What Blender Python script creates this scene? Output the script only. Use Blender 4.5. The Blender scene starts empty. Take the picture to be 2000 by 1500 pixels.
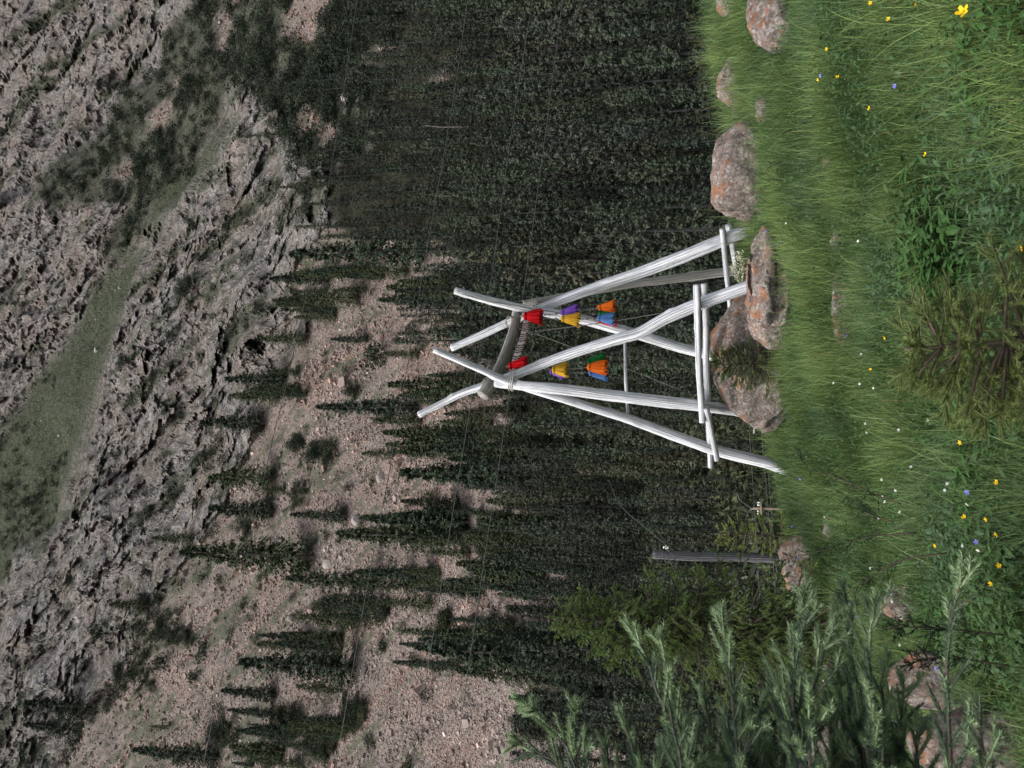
import bpy, math, random
import numpy as np
from mathutils import Matrix, Vector
random.seed(7); rng = np.random.default_rng(7)
S = bpy.context.scene
COL = S.collection
# ------------------------------------------------------------------ camera model
F, PITCH, CZ = 1500.0, math.radians(10), 1.6
cp, sp = math.cos(PITCH), math.sin(PITCH)
def ray(X, Y):
    """direction with unit y of the photo position (X,Y); the photo is stored lying on its side"""
    X = np.asarray(X, float); Y = np.asarray(Y, float)
    a = (750 - Y) / F; b = (1000 - X) / F
    y = cp - b * sp; z = sp + b * cp
    return a / y, z / y
def at(X, Y, d):
    rx, rz = ray(X, Y); d = np.asarray(d, float)
    return np.stack([rx * d, d * np.ones_like(rx), CZ + rz * d], -1)
PXM = lambda d: d / F * 1.02        # metres per photo pixel at depth d

cam_d = bpy.data.cameras.new('camera'); cam = bpy.data.objects.new('camera', cam_d); COL.objects.link(cam)
cam.matrix_world = Matrix(((0, 1, 0, 0), (sp, 0, -cp, 0), (-cp, 0, -sp, CZ), (0, 0, 0, 1)))
cam_d.sensor_width = 36; cam_d.lens = 36 * F / 2000; cam_d.clip_end = 3000; cam_d.clip_start = .05
cam_d.dof.use_dof = True; cam_d.dof.focus_distance = 9.3; cam_d.dof.aperture_fstop = 8.0
S.camera = cam

# ------------------------------------------------------------------ numeric helpers
def hsh(ix, iy, iz, s):
    with np.errstate(over='ignore'):
        h = ix.astype(np.uint32) * np.uint32(374761393) + iy.astype(np.uint32) * np.uint32(668265263) + iz.astype(np.uint32) * np.uint32(2246822519) + np.uint32((s * 3266489917) & 0xffffffff)
        h = (h ^ (h >> np.uint32(13))) * np.uint32(1274126177)
        h = (h ^ (h >> np.uint32(16))) * np.uint32(2654435761)
        return h ^ (h >> np.uint32(15))
def noise(P, s=0):
    P = np.asarray(P, float); i = np.floor(P).astype(np.int64); f = P - i
    w = f * f * f * (f * (f * 6 - 15) + 10); out = 0
    for dx in (0, 1):
        for dy in (0, 1):
            for dz in (0, 1):
                h = hsh(i[..., 0] + dx, i[..., 1] + dy, i[..., 2] + dz, s)
                g = ((h & np.uint32(1023)).astype(float) / 511.5 - 1) * (f[..., 0] - dx) + (((h >> np.uint32(10)) & np.uint32(1023)).astype(float) / 511.5 - 1) * (f[..., 1] - dy) + (((h >> np.uint32(20)) & np.uint32(1023)).astype(float) / 511.5 - 1) * (f[..., 2] - dz)
                out = out + g * (w[..., 0] if dx else 1 - w[..., 0]) * (w[..., 1] if dy else 1 - w[..., 1]) * (w[..., 2] if dz else 1 - w[..., 2])
    return out
def fbm(P, n=4, s=0, ridged=False):
    t = 0; a = 1.0; P = np.asarray(P, float)
    for k in range(n):
        v = noise(P, s + k)
        t = t + a * ((1 - 2.4 * np.abs(v)) if ridged else v); a *= .5; P = P * 2.03 + 17.3
    return t
def worley(P, s=0):
    i = np.floor(P).astype(np.int64); f1 = np.full(P.shape[:-1], 9.); f2 = f1.copy(); idv = np.zeros(P.shape[:-1])
    for dx in (-1, 0, 1):
        for dy in (-1, 0, 1):
            for dz in (-1, 0, 1):
                jx, jy, jz = i[..., 0] + dx, i[..., 1] + dy, i[..., 2] + dz
                h = hsh(jx, jy, jz, s)
                q = np.stack([jx + (h & np.uint32(1023)) / 1023., jy + ((h >> np.uint32(10)) & np.uint32(1023)) / 1023., jz + ((h >> np.uint32(20)) & np.uint32(1023)) / 1023.], -1)
                d = np.sqrt(((P - q) ** 2).sum(-1)); m = d < f1
                f2 = np.where(m, f1, np.minimum(f2, d)); idv = np.where(m, (hsh(jx, jy, jz, s + 99) & np.uint32(4095)) / 4095., idv); f1 = np.where(m, d, f1)
    return f1, f2, idv
def facets(P, s=0):
    i = np.floor(P).astype(np.int64); f1 = np.full(P.shape[:-1], 9.); val = np.zeros(P.shape[:-1])
    for dx in (-1, 0, 1):
        for dy in (-1, 0, 1):
            for dz in (-1, 0, 1):
                j = i + np.array([dx, dy, dz]); h = hsh(j[..., 0], j[..., 1], j[..., 2], s); u = lambda h: np.stack([(h & np.uint32(1023)) / 1023., ((h >> np.uint32(10)) & np.uint32(1023)) / 1023., ((h >> np.uint32(20)) & np.uint32(1023)) / 1023.], -1)
                v = P - (j + u(h)); d = (v ** 2).sum(-1); m = d < f1; h2 = hsh(j[..., 0], j[..., 1], j[..., 2], s + 77); g = u(h2) * 2 - 1
                val = np.where(m, (hsh(j[..., 0], j[..., 1], j[..., 2], s + 99) & np.uint32(4095)) / 4095. - .5 + 1.25 * (v * g).sum(-1), val); f1 = np.where(m, d, f1)
    return val
def inside(poly, X, Y):
    r = np.zeros(X.shape, bool); n = len(poly)
    for k in range(n):
        x0, y0 = poly[k]; x1, y1 = poly[(k + 1) % n]
        if y0 == y1: continue
        r ^= ((y0 > Y) != (y1 > Y)) & (X < (x1 - x0) * (Y - y0) / (y1 - y0) + x0)
    return r
def blur(A, n):
    for ax in (0, 1):
        for _ in range(2):
            P = np.pad(A, [(n + 1, n) if k == ax else (0, 0) for k in (0, 1)], mode='edge'); c = np.cumsum(P, ax)
            A = (np.take(c, range(2 * n + 1, c.shape[ax]), ax) - np.take(c, range(0, c.shape[ax] - 2 * n - 1), ax)) / (2 * n + 1)
    return A
def unit(v): return v / np.maximum(np.linalg.norm(v, axis=-1, keepdims=True), 1e-9)
def rotz(a): c, s = math.cos(a), math.sin(a); return np.array([[c, -s, 0], [s, c, 0], [0, 0, 1.]])

class MB:
    def __init__(self): self.v = []; self.f = []; self.c = []; self.n = 0
    def add(self, V, Fs, C=(1, 1, 1)):
        V = np.asarray(V, float).reshape(-1, 3); self.v.append(V)
        C = np.asarray(C, float)
        self.c.append(np.broadcast_to(C, (len(V), 3)) if C.ndim == 1 else C)
        for f in (Fs if isinstance(Fs, list) else [Fs]): self.f.append(np.asarray(f, np.int64) + self.n)
        self.n += len(V); return self
    def mesh(self, name, m, smooth=True):
        V = np.concatenate(self.v); C = np.concatenate(self.c)
        loops = np.concatenate([f.reshape(-1) for f in self.f]); tot = np.concatenate([np.full(len(f), f.shape[1]) for f in self.f])
        me = bpy.data.meshes.new(name)
        me.vertices.add(len(V)); me.vertices.foreach_set('co', V.astype(np.float32).ravel())
        me.loops.add(len(loops)); me.loops.foreach_set('vertex_index', loops.astype(np.int32))
        me.polygons.add(len(tot)); st = np.concatenate([[0], np.cumsum(tot)[:-1]])
        me.polygons.foreach_set('loop_start', st.astype(np.int32)); me.polygons.foreach_set('loop_total', tot.astype(np.int32))
        me.polygons.foreach_set('use_smooth', np.full(len(tot), smooth))
        a = me.attributes.new('col', 'FLOAT_COLOR', 'POINT')
        a.data.foreach_set('color', np.concatenate([C, np.ones((len(C), 1))], 1).astype(np.float32).ravel())
        me.update(calc_edges=True); me.materials.append(m); return me
    def build(self, name, m, parent=None, smooth=True, loc=None):
        if loc is not None: self.v = [v - np.asarray(loc) for v in self.v]
        o = bpy.data.objects.new(name, self.mesh(name, m, smooth)); COL.objects.link(o)
        if loc is not None: o.location = loc
        if parent is not None: o.parent = parent
        return o
def tag(o, label=None, cat=None, group=None, kind=None):
    for k, v in (('label', label), ('category', cat), ('group', group), ('kind', kind)):
        if v: o[k] = v
    return o
def thing(name, loc, label, cat, group=None):
    o = bpy.data.objects.new(name, None); COL.objects.link(o); o.location = [float(q) for q in loc]; o.empty_display_size = .1
    return tag(o, label, cat, group)
def part(mb, name, m, root, smooth=True):
    mb.v = [v - np.array(root.location) for v in mb.v]
    return mb.build(name, m, root, smooth)
def copy_tree(o, loc, rz=0, sc=(1, 1, 1), label=None, group=None):
    c = o.copy(); COL.objects.link(c); c.location = [float(q) for q in loc]; c.rotation_euler = (0, 0, rz); c.scale = sc
    for ch in o.children:
        k = ch.copy(); COL.objects.link(k); k.parent = c
    if label: c['label'] = label
    if group: c['group'] = group
    return c
def spline(P, n):
    P = np.asarray(P, float); Q = np.vstack([2 * P[0] - P[1], P, 2 * P[-1] - P[-2]]); out = []
    for t in np.linspace(0, len(P) - 1, n):
        k = min(int(t), len(P) - 2); u = t - k; a, b, c, d = Q[k:k + 4]
        out.append(.5 * (2 * b + (c - a) * u + (2 * a - 5 * b + 4 * c - d) * u * u + (3 * b - a - 3 * c + d) * u ** 3))
    return np.array(out)
def tube(mb, P, R, sides=8, C=None, rough=0, caps=True, seed=0):
    P = np.asarray(P, float); n = len(P); R = np.broadcast_to(np.asarray(R, float), (n,)) if np.ndim(R) < 1 or len(np.atleast_1d(R)) == n else np.interp(np.linspace(0, 1, n), np.linspace(0, 1, len(R)), R)
    T = unit(np.gradient(P, axis=0)); ref = np.array([0, 0, 1.]) if abs(T[0, 2]) < .8 else np.array([1., 0, 0])
    U = np.zeros_like(P); u = ref
    for k in range(n):
        u = u - T[k] * (u @ T[k]); u = u / np.linalg.norm(u); U[k] = u
    W = np.cross(T, U); th = np.linspace(0, 2 * math.pi, sides, endpoint=False)
    ring = np.cos(th)[None, :, None] * U[:, None] + np.sin(th)[None, :, None] * W[:, None]
    L = np.concatenate([[0], np.cumsum(np.linalg.norm(np.diff(P, axis=0), axis=1))])
    rr = R[:, None] * np.ones((1, sides))
    if rough: 
        q = np.stack([np.cos(th)[None] * 1.1 + seed * 3.7 + 0 * L[:, None], np.sin(th)[None] * 1.1 + 0 * L[:, None], L[:, None] * 2.2 + 0 * th[None]], -1)
        rr = rr * (1 + rough * (noise(q, seed) + .5 * noise(q * np.array([2, 2, 4.]), seed + 5)))
    if rough and sides > 12:
        rk = np.random.default_rng(seed + 50)
        for q_ in range(int(L[-1] * 3)):
            lk, ak, am = rk.uniform(0, L[-1]), rk.uniform(0, 6.283), rk.uniform(.12, .32); da = np.abs((th[None] - ak + math.pi) % (2 * math.pi) - math.pi); rr = rr * (1 + am * np.exp(-((L[:, None] - lk) / .05) ** 2 - (da / .55) ** 2))
    V = P[:, None] + ring * rr[..., None]
    g = np.stack([np.cos(th)[None] + 0 * L[:, None] + seed * 5.3, np.sin(th)[None] + 0 * L[:, None], L[:, None] + 0 * th[None]], -1)
    k = np.arange(n - 1)[:, None] * sides; s = np.arange(sides)[None]; s2 = (s + 1) % sides
    Fq = np.stack([k + s, k + s2, k + sides + s2, k + sides + s], -1).reshape(-1, 4); Fs = [Fq]
    VV = V.reshape(-1, 3); GG = g.reshape(-1, 3)
    if caps:
        e0 = V[0].mean(0) - T[0] * R[0] * .12; e1 = V[-1].mean(0) + T[-1] * R[-1] * .12; c0 = len(VV)
        VV = np.vstack([VV, e0, e1]); GG = np.vstack([GG, [9, 9, 9], [9, 9, 9]])
        s = np.arange(sides); s2 = (s + 1) % sides; b = (n - 1) * sides
        Fs += [np.stack([np.full(sides, c0), s2, s], -1), np.stack([np.full(sides, c0 + 1), b + s, b + s2], -1)]
    mb.add(VV, Fs, GG if C is None else C); return mb
ICO = None
def ico(n=2):
    global ICO
    if ICO is None: ICO = {}
    if n not in ICO:
        import bmesh
        bm = bmesh.new(); bmesh.ops.create_icosphere(bm, subdivisions=n, radius=1)
        ICO[n] = (np.array([v.co[:] for v in bm.verts]), np.array([[v.index for v in f.verts] for f in bm.faces])); bm.free()
    return ICO[n]

# ------------------------------------------------------------------ materials
class NT:
    def __init__(self, name):
        self.m = bpy.data.materials.new(name); self.m.use_nodes = True; self.t = self.m.node_tree; self.t.nodes.clear()
        self.out = self.n('OutputMaterial')
    def n(self, ty, **kw):
        o = self.t.nodes.new('ShaderNode' + ty)
        for k, v in kw.items():
            if k[0] == '_': o.inputs[k[1:].replace('_', ' ')].default_value = v
            elif k[0] == 'i' and k[1:].isdigit(): o.inputs[int(k[1:])].default_value = v
            else: setattr(o, k, v)
        return o
    def l(self, a, b): self.t.links.new(a, b)
    def vec(self, src='obj', scale=(1, 1, 1), rot=(0, 0, 0)):
        if src == 'col': o = self.n('Attribute', attribute_name='col').outputs['Vector']
        else: o = self.n('TexCoord').outputs['Object']
        mp = self.n('Mapping', _Scale=scale, _Rotation=rot); self.l(o, mp.inputs['Vector']); return mp.outputs[0]
    def noise(self, v, sc, det=4, rough=.55, dist=0):
        o = self.n('TexNoise', _Scale=sc, _Detail=det, _Roughness=rough, _Distortion=dist); self.l(v, o.inputs['Vector']); return o.outputs['Fac']
    def vor(self, v, sc, feat='F1', out='Color'):
        o = self.n('TexVoronoi', feature=feat, _Scale=sc); self.l(v, o.inputs['Vector']); return o.outputs[out]
    def ramp(self, f, *st, interp='LINEAR'):
        o = self.n('ValToRGB'); o.color_ramp.interpolation = interp; e = o.color_ramp.elements
        while len(e) < len(st): e.new(.5)
        for k, (p, c) in enumerate(st):
            e[k].position = p; e[k].color = (*c, 1) if hasattr(c, '__len__') else (c, c, c, 1)
        self.l(f, o.inputs[0]); return o.outputs[0]
    def mix(self, f, a, b, mode='MIX'):
        o = self.n('Mix', data_type='RGBA', blend_type=mode)
        for s, k in ((f, 0), (a, 6), (b, 7)):
            if hasattr(s, 'is_output'): self.l(s, o.inputs[k])
            elif k == 0: o.inputs[0].default_value = s
            else: o.inputs[k].default_value = (*s, 1)
        return o.outputs[2]
    def math(self, op, a, b=0.):
        o = self.n('Math', operation=op)
        for s, k in ((a, 0), (b, 1)):
            if hasattr(s, 'is_output'): self.l(s, o.inputs[k])
            else: o.inputs[k].default_value = s
        return o.outputs[0]
    def bump(self, h, dist, strength=1, prev=None):
        o = self.n('Bump', _Strength=strength, _Distance=dist); self.l(h, o.inputs['Height'])
        if prev: self.l(prev, o.inputs['Normal'])
        return o.outputs[0]
    def done(self, color, rough=.8, normal=None, spec=.3, transl=0):
        p = self.n('BsdfPrincipled', _Roughness=rough); p.inputs['Specular IOR Level'].default_value = spec
        if hasattr(color, 'is_output'): self.l(color, p.inputs['Base Color'])
        else: p.inputs['Base Color'].default_value = (*color, 1)
        if normal: self.l(normal, p.inputs['Normal'])
        o = p.outputs[0]
        if transl:
            t = self.n('BsdfTranslucent'); self.l(color, t.inputs[0]); mx = self.n('MixShader', i0=transl); self.l(o, mx.inputs[1]); self.l(t.outputs[0], mx.inputs[2]); o = mx.outputs[0]
        self.l(o, self.out.inputs[0]); return self.m
def attr_mat(name, rough=.7, transl=0, spec=.2, var=0, vs=3):
    t = NT(name); c = t.n('Attribute', attribute_name='col').outputs['Color']
    if var: c = t.mix(t.ramp(t.noise(t.vec(), vs, 4), (.3, 1 - var), (.7, 1 + var)), (0, 0, 0), c, 'MIX') if False else t.mix(1, c, t.ramp(t.noise(t.vec(), vs, 4), (.3, 1 - var), (.7, min(1, 1))), 'MULTIPLY')
    return t.done(c, rough, spec=spec, transl=transl)
def plain(name, c, rough=.7, spec=.3):
    t = NT(name); k = t.mix(t.noise(t.vec(), 30, 5), [q * .75 for q in c], [min(1, q * 1.2) for q in c]); return t.done(k, rough, spec=spec)

def mat_mountain():
    t = NT('mountain_rock'); o = t.vec(); zone = t.n('SeparateColor'); t.l(t.n('Attribute', attribute_name='col').outputs['Color'], zone.inputs[0])
    scree, grass, forest = zone.outputs
    st = t.vec(scale=(1, 1, .38), rot=(.35, .28, 0))
    n1 = t.noise(o, .045, 5, .6); n2 = t.noise(st, .35, 8, .72, .4); n3 = t.noise(st, 1.6, 6, .7)
    rock = t.ramp(n2, (.30, (.14, .13, .128)), (.42, (.28, .262, .257)), (.55, (.42, .398, .39)), (.70, (.58, .56, .55)))
    rock = t.mix(t.ramp(n1, (.40, 0.), (.62, .9)), rock, t.mix(.62, rock, (.30, .205, .15))); rock = t.mix(t.ramp(t.noise(o, .07, 6, .65), (.52, 0.), (.66, .7)), rock, t.mix(.5, rock, (.10, .095, .095)))
    rock = t.mix(t.ramp(n3, (.3, .55), (.5, 0.)), rock, (.085, .078, .076))
    vc = t.n('SeparateColor'); t.l(t.vor(st, .55), vc.inputs[0]); vd = t.n('SeparateColor'); t.l(t.vor(st, .11), vd.inputs[0]); rock = t.mix(1, rock, t.ramp(vd.outputs[0], (0, (.72, .72, .74)), (1, (1.0, .97, .94))), 'MULTIPLY')
    rock = t.mix(.35, rock, t.ramp(vc.outputs[0], (0, (.14, .125, .12)), (.6, (.28, .255, .24)), (1, (.42, .385, .365))), 'MIX')
    # tufts of dry green on ledges
    up = t.n('SeparateXYZ'); t.l(t.n('NewGeometry').outputs['Normal'], up.inputs[0])
    tuft = t.math('MULTIPLY', t.ramp(t.noise(o, .22, 7, .7), (.47, 0.), (.6, 1.)), t.ramp(up.outputs[2], (.25, 0.15), (.62, 1.)))
    rock = t.mix(t.math('MULTIPLY', tuft, .8), rock, t.mix(n3, (.035, .046, .026), (.085, .095, .055)))
    sc = t.n('SeparateColor'); t.l(t.vor(o, 1.9), sc.inputs[0]); sf = t.n('SeparateColor'); t.l(t.vor(o, 4.5), sf.inputs[0])
    sr = t.ramp(sc.outputs[0], (0, (.09, .072, .064)), (.5, (.22, .16, .135)), (.85, (.29, .22, .185)), (1, (.37, .30, .26)))
    sr = t.mix(.45, sr, t.ramp(sf.outputs[1], (0, (.085, .07, .063)), (.6, (.21, .172, .152)), (1, (.34, .29, .265))))
    sr = t.mix(t.ramp(n1, (.35, 0.), (.6, .5)), sr, t.mix(.5, sr, (.22, .21, .2)))
    gr = t.mix(t.ramp(t.noise(o, .55, 9, .8), (.38, 0.), (.62, 1.)), (.022, .032, .018), (.12, .135, .082))
    gr = t.mix(t.ramp(t.noise(o, .3, 5), (.45, 0.), (.7, .6)), gr, (.10, .105, .075))
    fl = t.mix(t.noise(o, .5, 7, .7), (.012, .014, .009), (.062, .062, .04))
    c = t.mix(scree, rock, sr); c = t.mix(grass, c, gr); c = t.mix(forest, c, fl)
    h1 = t.noise(st, .9, 8, .75); b = t.bump(h1, .5, .8)
    wv = t.n('VectorMath', operation='ADD'); t.l(st, wv.inputs[0]); ns = t.n('TexNoise', _Scale=.5, _Detail=4); t.l(st, ns.inputs['Vector']); sc3 = t.n('VectorMath', operation='SCALE'); t.l(ns.outputs['Color'], sc3.inputs[0]); sc3.inputs['Scale'].default_value = 1.6; t.l(sc3.outputs[0], wv.inputs[1]); wv = wv.outputs[0]
    for s_, d_ in ((.22, 1.0), (.6, .6), (1.4, .35)):
        e = t.ramp(t.vor(wv, s_, 'DISTANCE_TO_EDGE', 'Distance'), (0, 0.), (.11, 1.)); b = t.bump(t.mix(scree, e, (1, 1, 1)), d_, .8, b)
    hv = t.math('ADD', t.vor(o, 1.9, 'F1', 'Distance'), t.vor(o, 4.5, 'F1', 'Distance')); b = t.bump(t.math('MULTIPLY', hv, -1.), .35, .9, b)
    return t.done(c, .92, b, spec=.12)
def mat_boulder():
    t = NT('lichen_granite'); o = t.vec()
    n = t.noise(o, 9, 8, .75); f = t.noise(o, 34, 5, .75); v = t.n('SeparateColor'); t.l(t.vor(o, 42), v.inputs[0])
    c = t.ramp(n, (.3, (.085, .068, .06)), (.5, (.185, .15, .132)), (.7, (.30, .26, .235)))
    c = t.mix(t.ramp(f, (.40, .75), (.5, 0.)), c, (.06, .05, .047))
    c = t.mix(t.ramp(f, (.56, 0.), (.66, .5)), c, (.42, .385, .36))
    c = t.mix(t.ramp(v.outputs[0], (.84, 0.), (.88, .45)), c, (.42, .40, .37))
    up = t.n('SeparateXYZ'); t.l(t.n('NewGeometry').outputs['Normal'], up.inputs[0])
    li = t.math('MULTIPLY', t.ramp(t.noise(o, 6.5, 7, .72, .5), (.50, 0.), (.58, 1.)), t.ramp(up.outputs[2], (0.1, .1), (.75, 1.)))
    c = t.mix(t.math('MULTIPLY', li, t.ramp(f, (.38, .2), (.55, .95))), c, t.mix(n, (.20, .068, .02), (.31, .125, .045)))
    b = t.bump(n, .05, .8); b = t.bump(f, .012, .8, b)
    return t.done(c, .9, b, spec=.15)
def mat_pole(name, base, dark):
    t = NT(name); g = t.vec('col', (1, 1, .09)); g2 = t.vec('col', (1, 1, .5))
    n = t.noise(g, 7, 7, .72); n2 = t.noise(g2, 3.2, 6, .7); cr = t.noise(t.vec('col', (1, 1, .035)), 3.4, 2, .5)
    c = t.ramp(n, (.34, [q * .55 for q in dark]), (.43, dark), (.49, [.72 * a + .28 * b for a, b in zip(base, dark)]), (.6, base))
    kn = t.noise(t.vec('col', (.8, .8, 1.3)), 2.1, 2, .5); c = t.mix(t.ramp(kn, (.68, 0.), (.74, .85)), c, [q * .4 for q in dark])
    c = t.mix(t.ramp(n2, (.38, .75), (.50, 0.)), c, [a * 1.05 for a in dark]); n4 = t.noise(t.vec('col', (1, 1, 1.4)), 2.4, 6, .75); c = t.mix(t.ramp(n4, (.54, 0.), (.63, .85)), c, [a * 1.25 for a in dark])
    sp = t.noise(t.vec('col', (1, 1, .45)), 9, 5, .75); c = t.mix(t.ramp(sp, (.34, .9), (.41, 0.)), c, [q * .4 for q in dark])
    crk = t.ramp(cr, (.485, 0.), (.496, 1.), (.504, 1.), (.515, 0.)); c = t.mix(t.math('MULTIPLY', crk, .75), c, [a * .28 for a in dark])
    b = t.bump(n, .008, .7); b = t.bump(t.math('MULTIPLY', crk, -1.), .006, 1, b)
    return t.done(c, .75, b, spec=.25)
def mat_soil():
    t = NT('meadow_soil'); o = t.vec()
    c = t.mix(t.noise(o, 5, 6, .7), (.012, .022, .006), (.05, .075, .02)); return t.done(c, .95, t.bump(t.noise(o, 14, 6), .05), spec=.1)
M = dict(mountain=mat_mountain(), boulder=mat_boulder(), soil=mat_soil(),
    white=mat_pole('white_painted_log', (.83, .845, .875), (.31, .31, .325)), bark=mat_pole('peeled_grey_log', (.44, .43, .40), (.20, .18, .155)),
    post=mat_pole('weathered_grey_wood', (.16, .16, .175), (.055, .05, .055)), snag=plain('dead_wood', (.15, .135, .115)),
    leaf=attr_mat('foliage', .6, .28), grass=attr_mat('grass_blades', .5, .3, .25), needle=attr_mat('spruce_needles', .55, .12, .3), far=attr_mat('far_foliage', .8, .1, .1),
    wood=plain('spruce_bark', (.085, .062, .045)), yarn=attr_mat('wool_yarn', .95, 0, .05), cord=plain('grey_cord', (.16, .145, .125)), twine=plain('pale_twine', (.42, .40, .36)),
    cable=plain('dark_cable', (.055, .06, .055), .5), brown=plain('pole_wood', (.19, .145, .10)), ceramic=plain('white_ceramic', (.72, .72, .7), .3), metal=plain('galvanised_metal', (.4, .41, .42), .5),
    stone=attr_mat('scree_stone', .9, 0, .1), petal=attr_mat('petals', .6, .25))

# ------------------------------------------------------------------ meadow
def ground(x, y):
    x = np.asarray(x, float); y = np.asarray(y, float)
    z = .10 + .13 * np.clip(x, -9, 9) + .07 * noise(np.stack([x * .55, y * .55, 0 * x], -1), 3) + .035 * noise(np.stack([x * 1.7, y * 1.7, 0 * x], -1), 4)
    z = z + .05 * np.tanh((y - 6.2 - .12 * x) * 5) - .05          # low terrace step
    c = np.maximum(y - 9.6 - .12 * np.clip(x, -2, 6), 0)
    return z - np.where(c < 2.5, .12 * c * c, .75 + .6 * (c - 2.5))
gx, gy = np.meshgrid(np.linspace(-14, 15, 230), np.linspace(-4, 22, 230), indexing='ij')
V = np.stack([gx, gy, ground(gx, gy)], -1).reshape(-1, 3)
def gridf(a, b):
    i = np.arange(a - 1)[:, None] * b; j = np.arange(b - 1)[None]; return np.stack([i + j, i + b + j, i + b + j + 1, i + j + 1], -1).reshape(-1, 4)
tag(MB().add(V, gridf(230, 230)).build('meadow', M['soil']), kind='structure')

# ------------------------------------------------------------------ mountainside: one sheet, valley floor to high cliffs
sx = np.linspace(-330, 1760, 800); sy = np.linspace(-330, 1830, 830); GX, GY = np.meshgrid(sx, sy, indexing='ij')
W = np.stack([GX / 90, GY / 90, 0 * GX], -1)
wx = GX + 22 * fbm(W, 4, 11); wy = GY + 22 * fbm(W, 4, 21)
forest_p = [(845, -400), (1900, -400), (1900, 1900), (1240, 1900), (1200, 1480), (1190, 1340), (1130, 1180), (1090, 1030), (1060, 950), (1010, 850), (985, 760), (950, 690), (940, 620), (900, 560), (1000, 500), (900, 470), (800, 470), (700, 480), (640, 430), (640, 340), (760, 250), (780, 130)]
scree_p = [[(730, 495), (650, 620), (530, 800), (520, 900), (455, 1000), (620, 1080), (420, 1150), (310, 1290), (130, 1480), (60, 1900), (1240, 1900), (1200, 1480), (1150, 1340), (1100, 1180), (1090, 1030), (1060, 950), (1010, 850), (985, 760), (950, 690), (940, 620), (900, 560), (800, 530)],
  [(570, 20), (600, -60), (660, -60), (630, 60), (590, 90), (555, 75)], [(640, 50), (690, 20), (620, 110), (590, 110)], [(690, 160), (760, 80), (790, 110), (750, 140), (700, 165)], [(560, 240), (600, 200), (640, 230), (680, 280), (640, 285), (590, 255)],
  [(265, 255), (310, 205), (350, 180), (330, 245), (285, 260)], [(320, 150), (370, 140), (330, 175)], [(850, 500), (890, 485), (960, 510), (955, 540), (850, 530)], [(905, 440), (935, 418), (955, 430), (940, 455)], [(830, 150), (880, 130), (880, 160)], [(700, 500), (760, 455), (770, 510)], [(430, 120), (420, 30), (470, -40), (450, 60)], [(200, 345), (250, 290), (230, 350)]]
green_p = [[(-400, 1500), (0, 870), (60, 760), (180, 580), (250, 500), (300, 470), (270, 540), (215, 680), (160, 860), (120, 1000), (20, 1110), (-100, 1320), (-300, 1700)], [(400, 300), (470, 180), (420, 320), (330, 430), (290, 480), (330, 360)]]
shrub_p = [(60, 370), (180, 270), (300, 130), (390, -20), (460, -400), (845, -400), (780, 130), (760, 250), (640, 340), (560, 270), (510, 190), (460, 150), (390, 300), (300, 430), (230, 500), (190, 510), (240, 400), (110, 400)]
beyond1 = [(-500, 1900), (-60, 1400), (0, 1270), (30, 1150), (120, 1000), (150, 880), (210, 690), (250, 560), (310, 480), (400, 330), (470, 170), (500, 0), (520, -500), (-500, -500)]
beyond2 = [(-500, 420), (0, 390), (60, 370), (180, 270), (270, 200), (300, 120), (360, 0), (420, -500), (-500, -500)]
cliff_low = [(520, 160), (570, 270), (640, 350), (640, 440), (560, 540), (600, 640), (530, 760), (470, 870), (420, 1000), (385, 1060), (330, 1150), (235, 1290), (140, 1420), (60, 1560), (-100, 1800), (-400, 2100)]
near = (1 - blur(inside(beyond1, wx, wy).astype(float), 3)); far2 = blur(inside(beyond2, wx, wy).astype(float), 4)
m_for = blur(inside(forest_p, wx, wy).astype(float), 3)
m_scr = blur(np.any([inside(p, wx, wy) for p in scree_p], 0).astype(float), 2)
m_grn = blur(np.any([inside(p, wx, wy) for p in green_p], 0).astype(float), 3); m_shr = blur(inside(shrub_p, wx, wy).astype(float), 3)
hi = [(1750, 22), (1650, 28), (1550, 36), (1450, 48), (1400, 56), (1200, 78), (1000, 106), (800, 142), (600, 180), (450, 214), (300, 252), (150, 290), (0, 330), (-200, 385), (-400, 440)][::-1]
D = np.interp(GX, [h[0] for h in hi], [h[1] for h in hi]); D = blur(D, 9)
u = (750 - GY) / 750
D = D * (1 + .16 * u * np.clip((1500 - GX) / 400, 0, 1)) + 38 * (1 - near) + 30 * far2
cl = blur((inside(beyond1 + [], wx, wy) | inside(beyond1[1:11] + cliff_low, wx, wy)).astype(float), 3)     # every cliff
m_rock = np.clip(cl - m_grn - m_scr - m_shr, 0, 1)
P = at(GX, GY, D)
nrm = unit(np.array([.18, -.78, .6]))
disp = 5 * fbm(P / 45, 4, 31) + (1 - m_rock) * .45 * fbm(P / 7, 4, 41)
# scree chutes run down to the right
q = np.stack([P[..., 0] * .22 + P[..., 2] * .16, P[..., 2] * .02, 0 * GX], -1); disp += m_scr * 1.1 * noise(q, 51)
idx = m_rock > .01; R = P[idx]
e1 = unit(np.array([.28, -.45, -.85])); e2 = unit(np.cross(e1, [0, -1, .3])); e3 = np.cross(e1, e2); Q = R @ np.stack([e1 * .36, e2, e3], 1)
Q = Q + .9 * np.stack([fbm(R / 9, 3, 61), fbm(R / 9, 3, 62), fbm(R / 9, 3, 63)], -1)
rd = 4.0 * fbm(Q / 26, 4, 71, True) - 1.0
wq = np.stack([fbm(R / 6, 3, 64), fbm(R / 6, 3, 65), fbm(R / 6, 3, 66)], -1)
for s_, a_ in ((19., 3.6), (8., 1.9), (3.6, 1.05), (1.7, .5)): rd = rd + a_ * facets((Q + .22 * s_ * wq) / s_, int(s_ * 10))
rd = rd + .35 * fbm(R / 1.3, 3, 77)
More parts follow.
